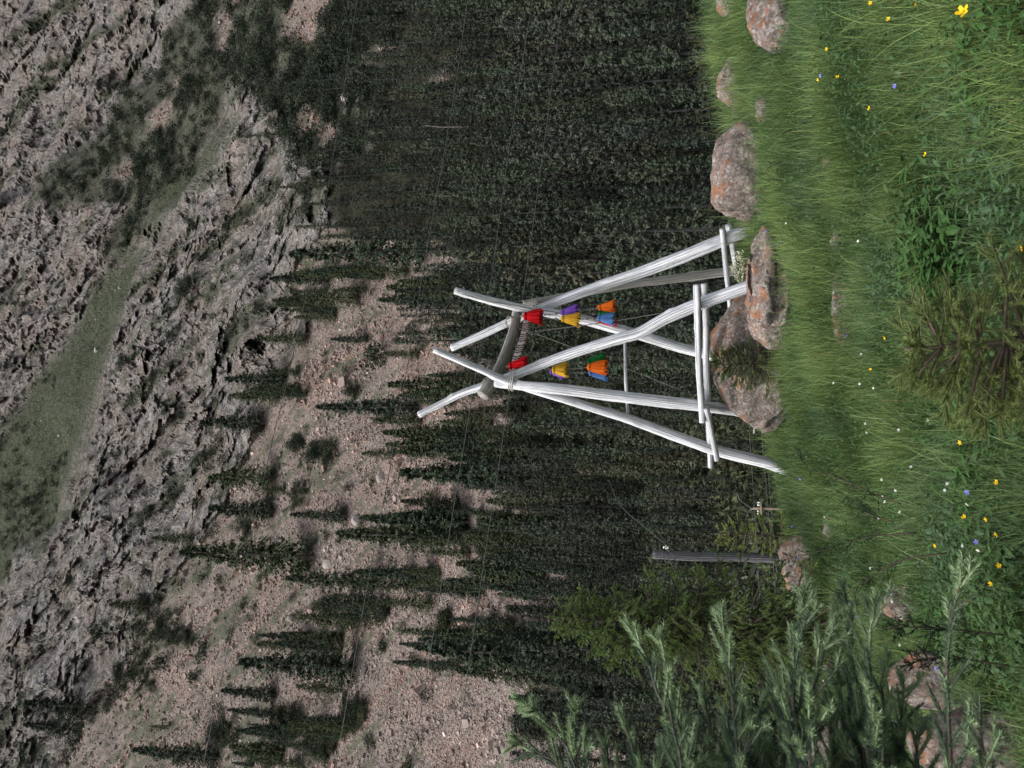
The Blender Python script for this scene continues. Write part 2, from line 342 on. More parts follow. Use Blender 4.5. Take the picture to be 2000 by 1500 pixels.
rdisp = np.zeros_like(disp); rib = 6.5 * fbm(np.stack([(GX + GY) / 95, (GX - GY) / 420, 0 * GX], -1), 4, 171, True) + 2.2 * fbm(np.stack([(GX + GY) / 30, (GX - GY) / 120, 0 * GX], -1), 3, 172, True)
rib = rib - rib[idx].mean() - .5; rdisp[idx] = m_rock[idx] * (rd * 1.15 + rib[idx])
P = P + nrm * disp[..., None] + unit(np.array([0., -.83, -.56])) * rdisp[..., None]
al, ac = (GX - GY) / 1.414, (GX + GY) / 1.414
streak = noise(np.stack([ac / 26, al / 150, 0 * GX], -1), 95) + .6 * noise(np.stack([ac / 11, al / 60, 0 * GX], -1), 96) + .5 * noise(np.stack([GX / 9, GY / 9, 0 * GX], -1), 97)
vegb = np.clip((700 - GX) / 500, -.3, .35) * np.clip((GY - 500) / 300, 0, 1); veg = np.clip((1.25 * streak + vegb * .5 - .13) * 4, 0, 1) * m_scr
seam = np.clip((noise(np.stack([ac / 34, al / 190, 0 * GX], -1), 196) + .7 * noise(np.stack([ac / 15, al / 60, 0 * GX], -1), 197) + .45 * noise(np.stack([GX / 12, GY / 12, 0 * GX], -1), 198) - .10) * 5, 0, 1) * m_rock
apron = np.clip(1 - m_rock - m_scr - m_for - m_grn - m_shr, 0, 1)
zone = np.stack([np.clip(m_scr + .9 * apron, 0, 1), np.clip(m_grn + .8 * m_shr * (1 - m_scr) + .75 * veg + .75 * seam + apron * np.clip(.3 + 1.6 * streak, .05, .85), 0, 1), np.clip(m_for - m_scr, 0, 1)], -1)
tag(MB().add(P.reshape(-1, 3), gridf(len(sx), len(sy))[:, ::-1], zone.reshape(-1, 3)).build('mountainside', M['mountain'], smooth=False), kind='structure')
def terr(X, Y):
    i = np.clip((np.asarray(X, float) - sx[0]) / (sx[1] - sx[0]), 0, len(sx) - 2); j = np.clip((np.asarray(Y, float) - sy[0]) / (sy[1] - sy[0]), 0, len(sy) - 2)
    a = i.astype(int); b = j.astype(int); fa = (i - a)[..., None]; fb = (j - b)[..., None]
    return (P[a, b] * (1 - fa) + P[a + 1, b] * fa) * (1 - fb) + (P[a, b + 1] * (1 - fa) + P[a + 1, b + 1] * fa) * fb
def mval(A, X, Y): return A[np.clip(((X - sx[0]) / (sx[1] - sx[0])).astype(int), 0, len(sx) - 1), np.clip(((Y - sy[0]) / (sy[1] - sy[0])).astype(int), 0, len(sy) - 1)]

# ------------------------------------------------------------------ scree stones (nobody could count them)
CUBE = np.array([[x, y, z] for x in (-1, 1) for y in (-1, 1) for z in (-1, 1)], float)
CF = np.array([[0, 1, 3, 2], [4, 6, 7, 5], [0, 4, 5, 1], [2, 3, 7, 6], [0, 2, 6, 4], [1, 5, 7, 3]])
def scatter_mesh(mb, BV, BF, pos, sc, cols, jit=0, full=True):
    n = len(pos); k = len(BV); a = rng.uniform(0, 6.283, n)
    if full:
        A = rng.normal(size=(n, 3, 3)); Qm, _ = np.linalg.qr(A)
    else:
        Qm = np.zeros((n, 3, 3)); Qm[:, 0, 0] = Qm[:, 1, 1] = np.cos(a); Qm[:, 0, 1] = -np.sin(a); Qm[:, 1, 0] = np.sin(a); Qm[:, 2, 2] = 1
    B = BV[None] * (1 + jit * rng.normal(size=(n, k, 1))) if jit else BV[None]
    V = np.einsum('nij,nkj->nki', Qm, B * sc[:, None, :]) + pos[:, None]
    Fs = (BF[None] + (np.arange(n) * k)[:, None, None]).reshape(-1, BF.shape[1])
    C = cols if cols.ndim == 3 else np.repeat(cols[:, None], k, 1)
    mb.add(V.reshape(-1, 3), Fs, C.reshape(-1, 3))
n = 150000; X = rng.uniform(-20, 1300, n); Y = rng.uniform(-60, 1560, n)
k = rng.random(n) < np.maximum(mval(m_scr, X, Y) ** 2 * (1 - .85 * mval(veg, X, Y)), .5 * mval(apron, X, Y) ** 2); X = X[k]; Y = Y[k]; n = len(X)
pos = terr(X, Y); dd = pos[:, 1]; szp = rng.lognormal(math.log(2.3), .45, n) * (1 + .9 * np.clip(noise(np.stack([(X + Y) / 60, (X - Y) / 190, 0 * X], -1), 98), -.5, 1)) * np.where(rng.random(n) < .02, 2.2, 1); s = np.clip(szp * dd / F, .08, 1.6)
tone = rng.uniform(.55, 1.35, (n, 1)) * (.92 + .8 * noise(np.stack([(X + Y) / 40, (X - Y) / 150, 0 * X], -1), 99))[:, None] * np.where(rng.random((n, 1)) < .06, 1.5, 1); hue = np.clip(rng.random((n, 1)) * .7 + .3 + 1.3 * noise(np.stack([(X + Y) / 90, (X - Y) / 260, 0 * X], -1), 199)[:, None] + np.clip((X - 850) / 500, 0, .5)[:, None], 0, 1)
cols = tone * (hue * np.array([.225, .187, .167]) + (1 - hue) * np.array([.275, .182, .143]))
mb = MB(); scatter_mesh(mb, CUBE * .62, CF, pos, s[:, None] * rng.uniform(.5, 1.1, (n, 3)), cols, .12)
tag(mb.build('scree_stones', M['stone'], smooth=False), 'loose pinkish grey stones covering the steep scree slope', 'scree', kind='stuff')

# ------------------------------------------------------------------ far vegetation prototypes (unit height)
def far_spruce(seed, nw, nb, tri, rad, dense=1.0, size=.8, tone=1.0):
    r = np.random.default_rng(seed); mb = MB(); tips = []
    for w in range(nw):
        h = .05 + .95 * (w / nw) ** .95; R0 = rad * ((1 - h) ** .78 * (.75 + .5 * r.random()) + .012); n = max(3, int(nb * (1 - .5 * h) * dense))
        for b in range(n):
            if r.random() < .1: continue
            a = r.uniform(0, 6.283); L = R0 * r.uniform(.6, 1.2); dr = r.uniform(.15, .5)
            d = np.array([math.cos(a), math.sin(a), 0]); sd = np.array([-d[1], d[0], 0]); c0 = np.array([0, 0, h + r.uniform(-.01, .01)])
            tips.append((c0, d, sd, L, dr, h))
    V = []; Fc = []; C = []
    for (c0, d, sd, L, dr, h) in tips:
        g = r.uniform(.88, 1.12); base = np.array([.031, .039, .027]) * g * tone
        for q in range(tri):
            t = r.uniform(.12, 1.); p = c0 + d * L * t + np.array([0, 0, -dr * L * t * t + .012 * (t > .8)]) + r.normal(0, .005, 3)
            w = (.011 + .020 * r.random()) * size; ln = (.025 + .032 * r.random()) * size; o1 = sd * w * r.choice((-1, 1)) + d * ln * .6
            dn = np.array([0, 0, -ln * r.uniform(.3, 1.)]); i = len(V)
            V += [p, p + o1 + dn * .4, p + d * ln * .5 + dn]; Fc.append((i, i + 1, i + 2))
            c = base * (1 + .55 * max(0, t - .55) / .45); C += [c] * 3
    mb.add(V, np.array(Fc), np.array(C)); return mb
def far_trunk(): mb = MB(); tube(mb, [[0, 0, -.12], [0, 0, .4], [0, 0, .97]], [.016, .011, .002], 5); return mb
def far_shrub(seed, n, col, flat=.8):
    r = np.random.default_rng(seed); lobes = r.normal(0, .42, (7, 3)); lobes[:, 2] = np.abs(lobes[:, 2]) * flat + .22
    p = lobes[r.integers(0, 7, n)] + unit(r.normal(size=(n, 3))) * (.42 * r.random((n, 1)) ** .4) * np.array([1, 1, flat]); p[:, 2] = np.abs(p[:, 2])
    a = r.normal(size=(n, 2, 3)) * .07; V = np.stack([p, p + a[:, 0], p + a[:, 1]], 1); g = r.uniform(.55, 1.5, (n, 1, 1))
    return MB().add(V.reshape(-1, 3), np.arange(3 * n).reshape(-1, 3), np.broadcast_to(np.array(col) * g, (n, 3, 3)).reshape(-1, 3))
protoS = []
for k in range(4):
    root = thing('spruce_tree', (0, -50, -50), '-', 'tree')
    c = far_spruce(100 + k, 50, 13, 15, (.15, .18, .13, .20)[k], size=.5, tone=np.array([(.95, 1.1, 1.0), (1.15, 1.22, .95), (.9, 1.05, 1.05), (1.4, 1.45, 1.0)][k])).build('crown', M['far'], root, False); tr = far_trunk().build('trunk', M['snag'], root); protoS.append(root)
# spruces that stand apart: (tip X, foot X, Y, variant, label)
SPR = [
 (560, 830, 486, 0, 'tall narrow spruce at the forest edge above the small scree tongue'), (525, 642, 540, 2, 'short dark spruce clinging to the right end of the lower cliff'),
 (590, 705, 582, 3, 'broad dark spruce at the top corner of the long pink scree slope'), (700, 786, 527, 3, 'yellow green young spruce between the two upper scree tongues'),
 (565, 645, 606, 3, 'bushy dark spruce just below the cliff where the long scree begins'), (505, 602, 660, 3, 'wide pale green spruce against the orange stained cliff face'),
 (437, 562, 740, 0, 'dark spruce at the cliff foot with its tip over the shadowed cleft'), (446, 540, 772, 3, 'dark spruce pressed to the cliff beside the pale smooth rock panel'),
 (388, 507, 824, 0, 'slim dark spruce leaning on the grey cliff above the grassy scree edge'), (405, 532, 934, 3, 'broad yellow green spruce at the grassy upper edge of the scree'),
 (515, 556, 956, 3, 'tiny round spruce below the broad yellow green one'), (405, 527, 996, 0, 'spruce below the split cliff block, on the stony grass'),
 (565, 682, 1008, 0, 'mid sized spruce alone among coarse pink scree blocks'), (645, 714, 660, 2, 'small dark spruce alone in the upper middle of the long scree'),
 (615, 822, 796, 2, 'long thin spruce rising from the scree behind the left fork of the swing frame'), (705, 772, 886, 3, 'small bushy spruce on coarse scree behind the swing frame'),
 (350, 612, 1088, 1, 'largest and thickest dark spruce, high on the scree under the cliff'), (296, 377, 1046, 3, 'small spruce at the cliff foot beside the thickest spruce'),
 (212, 290, 1173, 3, 'small round topped spruce highest up among the grey crags'), (583, 702, 1212, 3, 'squat spruce at the lower edge of the open scree'),
 (555, 745, 1137, 0, 'tall spruce whose tip stands out against the coarse pink scree'), (716, 938, 1022, 0, 'tall dark spruce first in the row down the lower scree'),
 (655, 930, 1052, 1, 'tall brownish spruce beside the dark one in the lower scree row'), (775, 1062, 928, 0, 'tall straight spruce behind the left leg of the swing frame'),
 (930, 1085, 1022, 1, 'dark spruce at the bottom of the scree row above the bare pole'), (890, 1072, 1108, 1, 'bushy spruce over the grey stones above the weathered post'),
 (868, 1062, 1143, 0, 'slender olive spruce beside the grey stone chute'), (1045, 1178, 1158, 1, 'dark broad spruce at the foot of the grey stone chute'),
 (785, 937, 1240, 3, 'blue green broad spruce on the grey scree fan'), (922, 1078, 1240, 3, 'bright green topped spruce low on the grey scree fan'),
 (835, 1165, 1290, 0, 'tallest spruce at the edge of the lowest scree fan'), (888, 1080, 1322, 1, 'wide spruce leaning over the lowest scree fan'),
 (500, 602, 1264, 3, 'dark spruce in the clump over the middle of the lower slope'), (462, 697, 1308, 0, 'long dark spruce with its tip on the pink stones, lower slope'),
 (430, 547, 1356, 2, 'thin spruce on the pink stones toward the photo bottom'), (578, 662, 1348, 3, 'short spruce beside the bare gravel patch'),
 (45, 168, 1372, 0, 'dark spruce among the grey crags at the photo lower left'), (45, 122, 1421, 0, 'lowest left spruce among the grey crags'),
 (255, 432, 1480, 0, 'spruce at the bottom edge of the photo on pink stones'), (290, 324, 1420, 3, 'tiny dark spruce alone on fine pink stones'),
 (830, 905, 590, 3, 'loose spruce on scree just behind the right fork of the swing frame'), (745, 820, 690, 3, 'dark round spruce on scree between the two forks'),
 (730, 830, 822, 1, 'bushy spruce with its foot behind the tip of the left pole'), (848, 1005, 880, 0, 'dark spruce beside the left outer pole of the swing frame'),
 (735, 850, 1180, 3, 'ragged spruce over fallen dead branches on the slope'), (620, 700, 1420, 3, 'dark spruce in the bushy gully near the photo bottom')]
pl = []
for i, (xt, xb, yy, var, lab) in enumerate(SPR):
    b = terr(xb, yy); rz = ray(xt, yy)[1]; h = max(3, CZ + rz * b[1] - b[2]); w = h * random.uniform(.9, 1.15) * (1.25 if xb - xt < 130 else 1.0)
    copy_tree(protoS[var], b, random.uniform(0, 6), (w, w, h), lab, 'spruces standing apart on the slope')
# the belts of like spruces below and between the scree tongues
BELT = [(960, 920, 60, 40, 16), (880, 1030, 70, 30, 12), (1010, 1030, 60, 40, 10), (1040, 1130, 50, 36, 9), (860, 1140, 60, 24, 6), (960, 1270, 90, 30, 13), (1080, 1290, 50, 30, 7), (600, 1250, 50, 30, 7), (520, 1440, 70, 36, 12), (640, 1420, 40, 30, 7), (720, 1180, 40, 26, 5), (920, 850, 50, 30, 9), (900, 760, 40, 30, 6), (690, 540, 50, 30, 8), (600, 600, 40, 30, 6), (860, 550, 40, 30, 6), (560, 760, 30, 30, 4), (1130, 1380, 40, 40, 6)]
for (cx, cy, wx_, wy_, n_) in BELT:
    for q in range(int(n_ * 1.35)):
        xb, yy = random.gauss(cx, wx_ * .6), random.gauss(cy, wy_ * .7); b = terr(xb + 30, yy); h = random.uniform(5, 13) * (.8 if b[1] < 110 else 1.1); w_ = h * random.uniform(.85, 1.2)
        copy_tree(protoS[random.randrange(4)], b, random.uniform(0, 6), (w_, w_, h), 'dark spruce massed with others in the belts between the scree tongues', 'spruces massed in belts between the scree tongues')
# dense dark forest: reads as one mass
LOD = [far_spruce(200 + k, 40, 10, 9, (.105, .13, .09, .15)[k], size=.46) for k in range(4)]
LT = far_trunk()
mb = MB(); Xs, Ys = [], []
for gx_ in np.arange(560, 1580, 30):
    for gy_ in np.arange(-260, 1640, 30):
        Xs.append(gx_ + random.uniform(-15, 15)); Ys.append(gy_ + random.uniform(-16, 16))
Xs = np.array(Xs); Ys = np.array(Ys)
keep = ((mval(m_for, Xs, Ys) > .6) | ((mval(m_shr, Xs, Ys) > .5) & (Xs > 540) & (rng.random(len(Xs)) < .3))) & (mval(m_scr, Xs, Ys) < .3) & ~((Xs < 900) & (Ys > 500))
keep &= rng.random(len(Xs)) < np.where(Ys > 640, np.where(Xs > 1250, .55, .6), np.where(Xs < 860, .75, .97))
Xs, Ys = Xs[keep], Ys[keep]; pos = terr(Xs, Ys); n = len(Xs); hgt = rng.uniform(8, 17, n) * np.where(pos[:, 1] < 60, .62, 1) * np.where(Ys > 700, .7, 1); var = rng.integers(0, 4, n)
for k in range(4):
    m_ = var == k; B = LOD[k]; BV = np.concatenate(B.v); BF = np.concatenate(B.f); BC = np.concatenate(B.c); g = rng.uniform(.55, 1.5, (m_.sum(), 1, 1)) * (1 + rng.normal(0, .05, (m_.sum(), 1, 3))) * np.where(rng.random((m_.sum(), 1, 1)) < .08, [[[1.35, 1.12, 1.05]]], 1.)
    sc = np.stack([hgt[m_]] * 3, -1); scatter_mesh(mb, BV, BF, pos[m_], sc, BC[None] * g, full=False)
    tv = np.concatenate(LT.v); tf = LT.f[0]; scatter_mesh(mb, tv, tf, pos[m_], sc, np.full((m_.sum(), 3), .05), full=False)
tag(mb.build('spruce_forest', M['far'], smooth=False), 'dense dark spruce forest covering the lower slope', 'forest', kind='stuff')
# shrub cover: juniper mats, undergrowth
mb = MB(); SH = [far_shrub(300 + k, 330, (.028, .038, .025), .75) for k in range(3)] + [far_shrub(310, 330, (.048, .058, .03), .8), far_shrub(311, 330, (.05, .058, .042), .9)]
def shrub_fill(n, xr, yr, mask, thr, smin, smax, vs):
    X = rng.uniform(*xr, n); Y = rng.uniform(*yr, n); k = (mask(X, Y) > thr); X, Y = X[k], Y[k]; pos = terr(X, Y); v = rng.choice(vs, len(X)); s = rng.uniform(smin, smax, len(X))
    for j in set(vs):
        m_ = v == j
        if not m_.any(): continue
        B = SH[j]; sc = s[m_][:, None] * np.array([[1.15, 1.15, .95]]) * rng.uniform(.8, 1.2, (m_.sum(), 3)); g = rng.uniform(.65, 1.4, (m_.sum(), 1, 1))
        scatter_mesh(mb, B.v[0], B.f[0], pos[m_], sc, B.c[0][None] * g, full=False)
shrub_fill(3000, (40, 900), (-120, 520), lambda X, Y: mval(m_shr, X, Y) - mval(m_scr, X, Y) + np.clip((X - 420) / 900, -.2, .15) + .6 * noise(np.stack([X / 45 + Y / 70, Y / 45 - X / 90, 0 * X], -1), 91), .5, 2.2, 4.6, (0, 0, 1, 2))
shrub_fill(1700, (-50, 330), (430, 1300), lambda X, Y: mval(m_grn, X, Y) + 1.1 * noise(np.stack([X / 55, Y / 55, 0 * X], -1), 92) + np.clip((Y - 850) / 600, -.15, .35) + np.clip((90 - X) / 300, -.25, .2), 1.13, 1.2, 3.4, (0, 1, 2, 3))
shrub_fill(420, (-20, 640), (900, 1560), lambda X, Y: mval(apron, X, Y) + .6 * rng.random(len(X)), 1.0, .9, 2.8, (0, 2, 3, 4))
shrub_fill(900, (-30, 330), (1130, 1540), lambda X, Y: mval(m_rock, X, Y) * .6 + mval(apron, X, Y) + 1.2 * noise(np.stack([X / 50, Y / 50, 0 * X], -1), 292), .85, 1.4, 3.4, (0, 1, 2, 4))
shrub_fill(1300, (900, 1580), (-200, 1580), lambda X, Y: mval(m_for, X, Y) - mval(m_scr, X, Y) - .8 * (Y < 560) * (rng.random(len(X)) < .8), .5, 1.0, 2.6, (0, 3, 3, 4))
shrub_fill(4200, (-20, 640), (-20, 1500), lambda X, Y: mval(seam, X, Y) * (.6 + 1.2 * noise(np.stack([X / 40, Y / 40, 0 * X], -1), 93)) , .42, 1.4, 3.4, (0, 1, 2, 4))
shrub_fill(420, (-20, 640), (-20, 1500), lambda X, Y: mval(m_rock, X, Y) + .5 * rng.random(len(X)), 1.22, 1.0, 2.6, (0, 1, 2, 4))
shrub_fill(1100, (150, 1200), (560, 1560), lambda X, Y: mval(m_scr, X, Y) + 1.6 * noise(np.stack([X / 75 + Y / 150, Y / 75 - X / 150, 0 * X], -1), 94), 1.42, .8, 2.3, (0, 2, 3, 4))
shrub_fill(5200, (120, 1200), (560, 1560), lambda X, Y: mval(veg, X, Y) * (.5 + 1.3 * noise(np.stack([X / 30, Y / 30, 0 * X], -1), 193)), .5, .6, 1.9, (0, 2, 3, 4))
for (cx, cy, sd, n_) in ((450, 1430, 26, 34), (560, 1405, 30, 40), (620, 1450, 32, 44), (520, 1475, 26, 30), (700, 1390, 30, 26), (760, 1195, 20, 22), (640, 1180, 24, 18), (1010, 1240, 30, 34), (1060, 1400, 34, 40), (1130, 1330, 34, 40), (980, 1060, 26, 30), (880, 1210, 18, 14), (640, 880, 24, 26), (590, 860, 18, 14), (330, 1230, 40, 30), (280, 1330, 40, 30), (590, 960, 20, 14), (480, 1030, 22, 18), (380, 1240, 20, 16), (830, 870, 16, 12), (760, 800, 16, 12), (690, 760, 14, 8)):
    CX, CY, SD = cx, cy, sd
    shrub_fill(n_ * 30, (cx - 3 * sd, cx + 3 * sd), (cy - 3 * sd, cy + 3 * sd), lambda X, Y: np.exp(-((X - CX) ** 2 + (Y - CY) ** 2) / (2 * SD ** 2)) + .45 * rng.random(len(X)), .98, .9, 2.2, (0, 2, 3, 4))
tag(mb.build('shrub_cover', M['far'], smooth=False), 'low dark juniper shrubs and undergrowth matting the slope', 'shrubs', kind='stuff')
# shrubs one can tell apart
protoB = []
for k, c in enumerate(((.024, .037, .022), (.045, .058, .026), (.035, .045, .03))):
    o = tag(far_shrub(330 + k, 520, c, .85).build('shrub', M['far'], smooth=False), '-', 'shrub'); o.location = (0, -50, -50); protoB.append(o)
SHR = [(740, 690, 60, 0, 'large dark shrub on the scree between the forks of the swing frame'), (815, 645, 34, 0, 'dark shrub on the scree right beside the right fork'), (350, 665, 30, 0, 'round dark shrub halfway up the grey cliff'),
 (300, 560, 30, 2, 'olive shrub growing from the top of the pale cliff panel'), (400, 1315, 40, 0, 'dark low juniper on pink stones below the grey crags'), (420, 1275, 46, 0, 'long juniper shrub lying down the pink stones'), (335, 1297, 40, 0, 'dark juniper uphill of the long one'),
 (500, 1190, 26, 2, 'grey green bush alone on coarse scree'), (462, 1245, 24, 0, 'small dark bush below the grey green bush'), (370, 1190, 26, 0, 'dark bush beside the tongue of pink stones'), (635, 880, 50, 0, 'dark shrub patch in the middle of the coarse scree'), (600, 870, 34, 0, 'shrub at the top of the dark patch on coarse scree'),
 (370, 1480, 24, 2, 'grey bush on pink stones near the photo bottom edge'), (150, 1445, 55, 0, 'wide shrub under the lowest left crag'), (860, 970, 34, 1, 'yellow green bush on scree by the pale block'), (1000, 1270, 40, 2, 'grey brown bush in the grey stone chute'),
 (730, 940, 26, 2, 'olive bush behind the left pole tips'), (560, 1390, 30, 1, 'yellow green bush on the gravel'), (830, 410, 30, 1, 'pale green bush in the forest edge'), (690, 955, 18, 0, 'small dark bush on pink blocks left of the swing frame'),
 (590, 1115, 24, 2, 'grey bush at the foot of the thickest spruce'), (295, 1190, 22, 1, 'light green bush in the grassy chute under the crags'), (250, 1220, 26, 1, 'bright green bush low in the grassy chute'), (225, 890, 22, 0, 'dark bush on the upper rim of the cliff')]
for (x, y, w, k, lab) in SHR:
    b = terr(x, y); s = w * b[1] / F * 1.0; o = protoB[k].copy(); COL.objects.link(o); o.location = b; o.rotation_euler = (0, 0, random.uniform(0, 6)); o.scale = (s * .75, s * .75, s * .8); o['label'] = lab; o['group'] = 'shrubs standing apart on the slope'
# dead trunks in the forest
SN = [(780, 850, 170, 'bare dead trunk highest in the forest near the small scree patches'), (830, 900, 245, 'thin grey dead trunk among the upper forest spruces'), (835, 925, 272, 'thin grey dead trunk just below another in the upper forest'), (1000, 1100, 285, 'long pale dead trunk in the middle of the forest'), (780, 830, 368, 'fallen leaning dead stick on the forest edge'), (820, 910, 378, 'pair of the palest dead trunk near the forest edge'), (1150, 1290, 460, 'tall leaning dead trunk below the right fork of the swing frame'), (1140, 1180, 461, 'short bright dead trunk near the right fork'), (1275, 1400, 425, 'long dark dead trunk near the rails'), (1215, 1270, 66, 'grey dead trunk near the top edge of the photo'), (1070, 1200, 985, 'pale fallen dead trunk left of the swing frame'), (1000, 1100, 395, 'faint dead trunk deep in the forest')]
for (xt, xb, y, lab) in SN:
    b = terr(xb, y); d = b[1] - (9 if xb < 1300 else 5); p0, p1 = at(xb, y + random.uniform(2, 8), d), at(xt, y, d); mb = MB(); mid = (p0 + p1) / 2 + np.array([random.uniform(-.15, .15), 0, 0])
    r0 = 1.3 * d / F; tube(mb, spline([p0 - [0, 0, 1.5], mid, p1], 8), [r0 * 1.1, r0 * .8, r0 * .3], 5)
    for q in range(7):
        t = random.uniform(.2, .95); a = p0 + (p1 - p0) * t; dv = np.array([random.uniform(-1, 1), random.uniform(-1, 1), random.uniform(-.2, .5)]) * (.7 * (1.1 - t)); tube(mb, [a, a + dv * .6, a + dv], [r0 * .3, r0 * .2, r0 * .08], 3)
    tag(mb.build('dead_tree', M['snag'], loc=p0), lab, 'dead tree', 'dead trunks in the forest')
for (x, y, w, lab) in [(740, 932, 22, 'pale long block standing in pink scree left of the swing frame'), (698, 1018, 26, 'long pale block lying in coarse scree'), (638, 1100, 26, 'grey slab lying beside the thickest spruce'), (690, 195, 24, 'pale rock slab among the upper shrubs'), (572, 1208, 18, 'pale square block in scree beside the squat spruce'), (1088, 330, 22, 'pale rock showing through the forest'), (1155, 355, 16, 'small pale rock showing lower in the forest')]:
    b = terr(x, y); V, Fc = ico(2); s = w * b[1] / F; Vn = V * (1 + .25 * noise(V * 1.3 + x, 5)[:, None]); Vn = np.sign(Vn) * np.abs(Vn) ** .75 * np.array([.42, .5, .62]) * s
    o = MB().add(Vn, Fc, np.array([.27, .245, .225]) * (1 + .3 * noise(V * 3, 8)[:, None])).build('rock_block', M['stone'], smooth=False); o.location = b; o.rotation_euler = (.2, .35, x); tag(o, lab, 'rock', 'rock blocks on the far slope')
r = np.random.default_rng(66); n = 9000; X = r.uniform(-20, 310, n); Y = r.uniform(430, 1300, n); k = (mval(m_grn, X, Y) > .6) & (r.random(n) < .035 + .25 * np.clip(noise(np.stack([X / 30, Y / 30, 0 * X], -1), 68), 0, 1)); X, Y = X[k], Y[k]; n = len(X); pos = terr(X, Y); s = r.lognormal(-.65, .4, n); mb = MB()
scatter_mesh(mb, CUBE * .6, CF, pos, s[:, None] * r.uniform(.5, 1.1, (n, 3)), np.array([.26, .245, .225]) * r.uniform(.6, 1.3, (n, 1)), .12)
tag(mb.build('slope_stones', M['stone'], smooth=False), 'pale stones strewn over the green high slope', 'stones', kind='stuff')
for o in protoS + protoB:
    for ch in list(o.children): bpy.data.objects.remove(ch)
    bpy.data.objects.remove(o)
def gdepth(X, Y, lift):
    lo = .5; rx, rz = ray(X, Y); dd = np.linspace(2, 12, 500); z = CZ + rz * dd - ground(rx * dd, dd) - lift; k = np.argmax(z < 0); return dd[k] if (z < 0).any() else 9.5
# ------------------------------------------------------------------ boulders
BOULD = []
def boulder(x0, x1, y0, y1, d, seed, label, depth=1., flat=0, tilt=0, ledges=0, sharp=.8, low=False):
    yc = (y0 + y1) / 2; d = min(d, gdepth(x1 - .12 * (x1 - x0), yc, .06) + (y1 - y0) / 2 * PXM(d) * depth * .6); c = at((x0 + x1) / 2, yc, d); k = PXM(d); hw = (y1 - y0) / 2 * k; top = at(x0, (y0 + y1) / 2, d)[2]; gz = float(ground(c[0], c[1])) - .12
    h = max(top - gz, .1) * (.75 if low else 1)
    V, Fc = ico(5); r = np.random.default_rng(seed); U = V.copy()
    rad = np.full(len(U), 9.)
    for q in range(16):                                      # a rough convex block: planes cut off the round
        nv = unit(r.normal(size=3)); rad = np.minimum(rad, r.uniform(.72, .98) / np.maximum(U @ nv, 1e-3))
    rad = np.minimum(rad, 1.12); rad = rad * sharp + (1 - sharp) * .95
    Vn = U * rad[:, None]; Vn = np.clip(Vn / np.quantile(np.abs(Vn), .95, axis=0), -1.06, 1.06)
    Vn[:, 2] = (Vn[:, 2] + .55) / 1.55
    Vn = Vn * np.array([hw, hw * depth, h])
    if tilt: Vn[:, 2] += tilt * Vn[:, 0] * (Vn[:, 2] > .1 * h)
    s = hw + .1
    if ledges:
        z = Vn[:, 2] / h; Vn[:, 1] -= hw * .16 * (np.floor(z * ledges + .35 * noise(U * 2, seed)) % 2) * (z > 0); Vn[:, 2] += .02 * np.sin(z * ledges * 6)
    nr = unit(U * np.array([1, 1, 1.3])); Vn = Vn + nr * (.10 * s * fbm(U * 1.8 + seed, 4, seed)[:, None] + .02 * fbm(Vn * 9, 4, seed + 9)[:, None])
    o = MB().add(Vn, Fc).build('boulder', M['boulder']); o.location = (c[0], c[1], gz); o.rotation_euler = (0, 0, 0); tag(o, label, 'boulder', 'lichened boulders in the meadow'); BOULD.append((c[0], c[1], hw * (.2 if low else 1), hw * depth * (.2 if low else 1))); return o
boulder(1392, 1484, 256, 420, 9.3, 1, 'largest rounded granite boulder with orange lichen, alone beside the feet of the swing frame', .8, sharp=.75)
boulder(1462, 1530, -30, 95, 7.8, 2, 'orange lichened boulder cut off by the top edge of the photo', .7)
boulder(1402, 1436, 118, 200, 10.4, 3, 'low boulder with a bright orange patch on the meadow rim', .6)
boulder(1420, 1440, 190, 240, 10.2, 13, 'small grey stone continuing the low rim boulder', .7, low=True)
boulder(1458, 1500, 186, 240, 9.2, 4, 'small grey and orange stone sunk in grass below the rim boulder', .8, low=True)
boulder(1460, 1543, 462, 632, 8.2, 5, 'layered ledge of rock covered with pale crust, in front of the swing frame', .5, ledges=5, sharp=.95)
boulder(1463, 1532, 560, 675, 8.45, 6, 'sloping slab with orange and white crust leaning beside the layered ledge', .5, tilt=-.25)
boulder(1398, 1522, 570, 842, 9.15, 7, 'long humped boulder hiding the middle feet of the swing frame', .35, sharp=.7)
boulder(1612, 1640, 520, 672, 6.6, 8, 'long flat stone edged with orange lichen, barely above the grass', .25, low=True)
boulder(1594, 1614, 300, 352, 7.0, 9, 'small orange stone barely showing in grass in front of the largest boulder', .5, low=True)
boulder(1611, 1630, 445, 500, 6.7, 19, 'small brown stone in the grass in line with the long flat stone', .5, low=True)
boulder(1526, 1572, 1050, 1155, 8.7, 10, 'orange speckled boulder at the foot of the weathered post', .7)
boulder(1597, 1622, 998, 1062, 7.4, 11, 'low grey stone in grass near the weathered post', .7, low=True)
boulder(1687, 1738, 1140, 1205, 5.6, 12, 'bright orange stone behind the tip of a spruce branch', .7, low=True)
boulder(1744, 1784, 1275, 1370, 4.9, 14, 'orange pink stone under the blue green spruce', .6)
boulder(1580, 1662, 1392, 1560, 6.4, 15, 'grey brown boulder at the bottom edge of the photo between spruce branches', .7)
boulder(1560, 1600, 1230, 1300, 8.2, 16, 'pale stone hidden behind the spruce branch tips', .6)
boulder(1790, 1850, 1380, 1520, 4.3, 17, 'grey stone in deep shade under the lowest spruce branches', .6)
boulder(1402, 1420, -30, 28, 10.6, 18, 'small grey stone on the rim at the top edge of the photo', .7)
def on_rock(x, y): return np.any([((x - b[0]) / (b[2] * .9)) ** 2 + ((y - b[1]) / (b[3] * .9)) ** 2 < 1 for b in BOULD], 0)

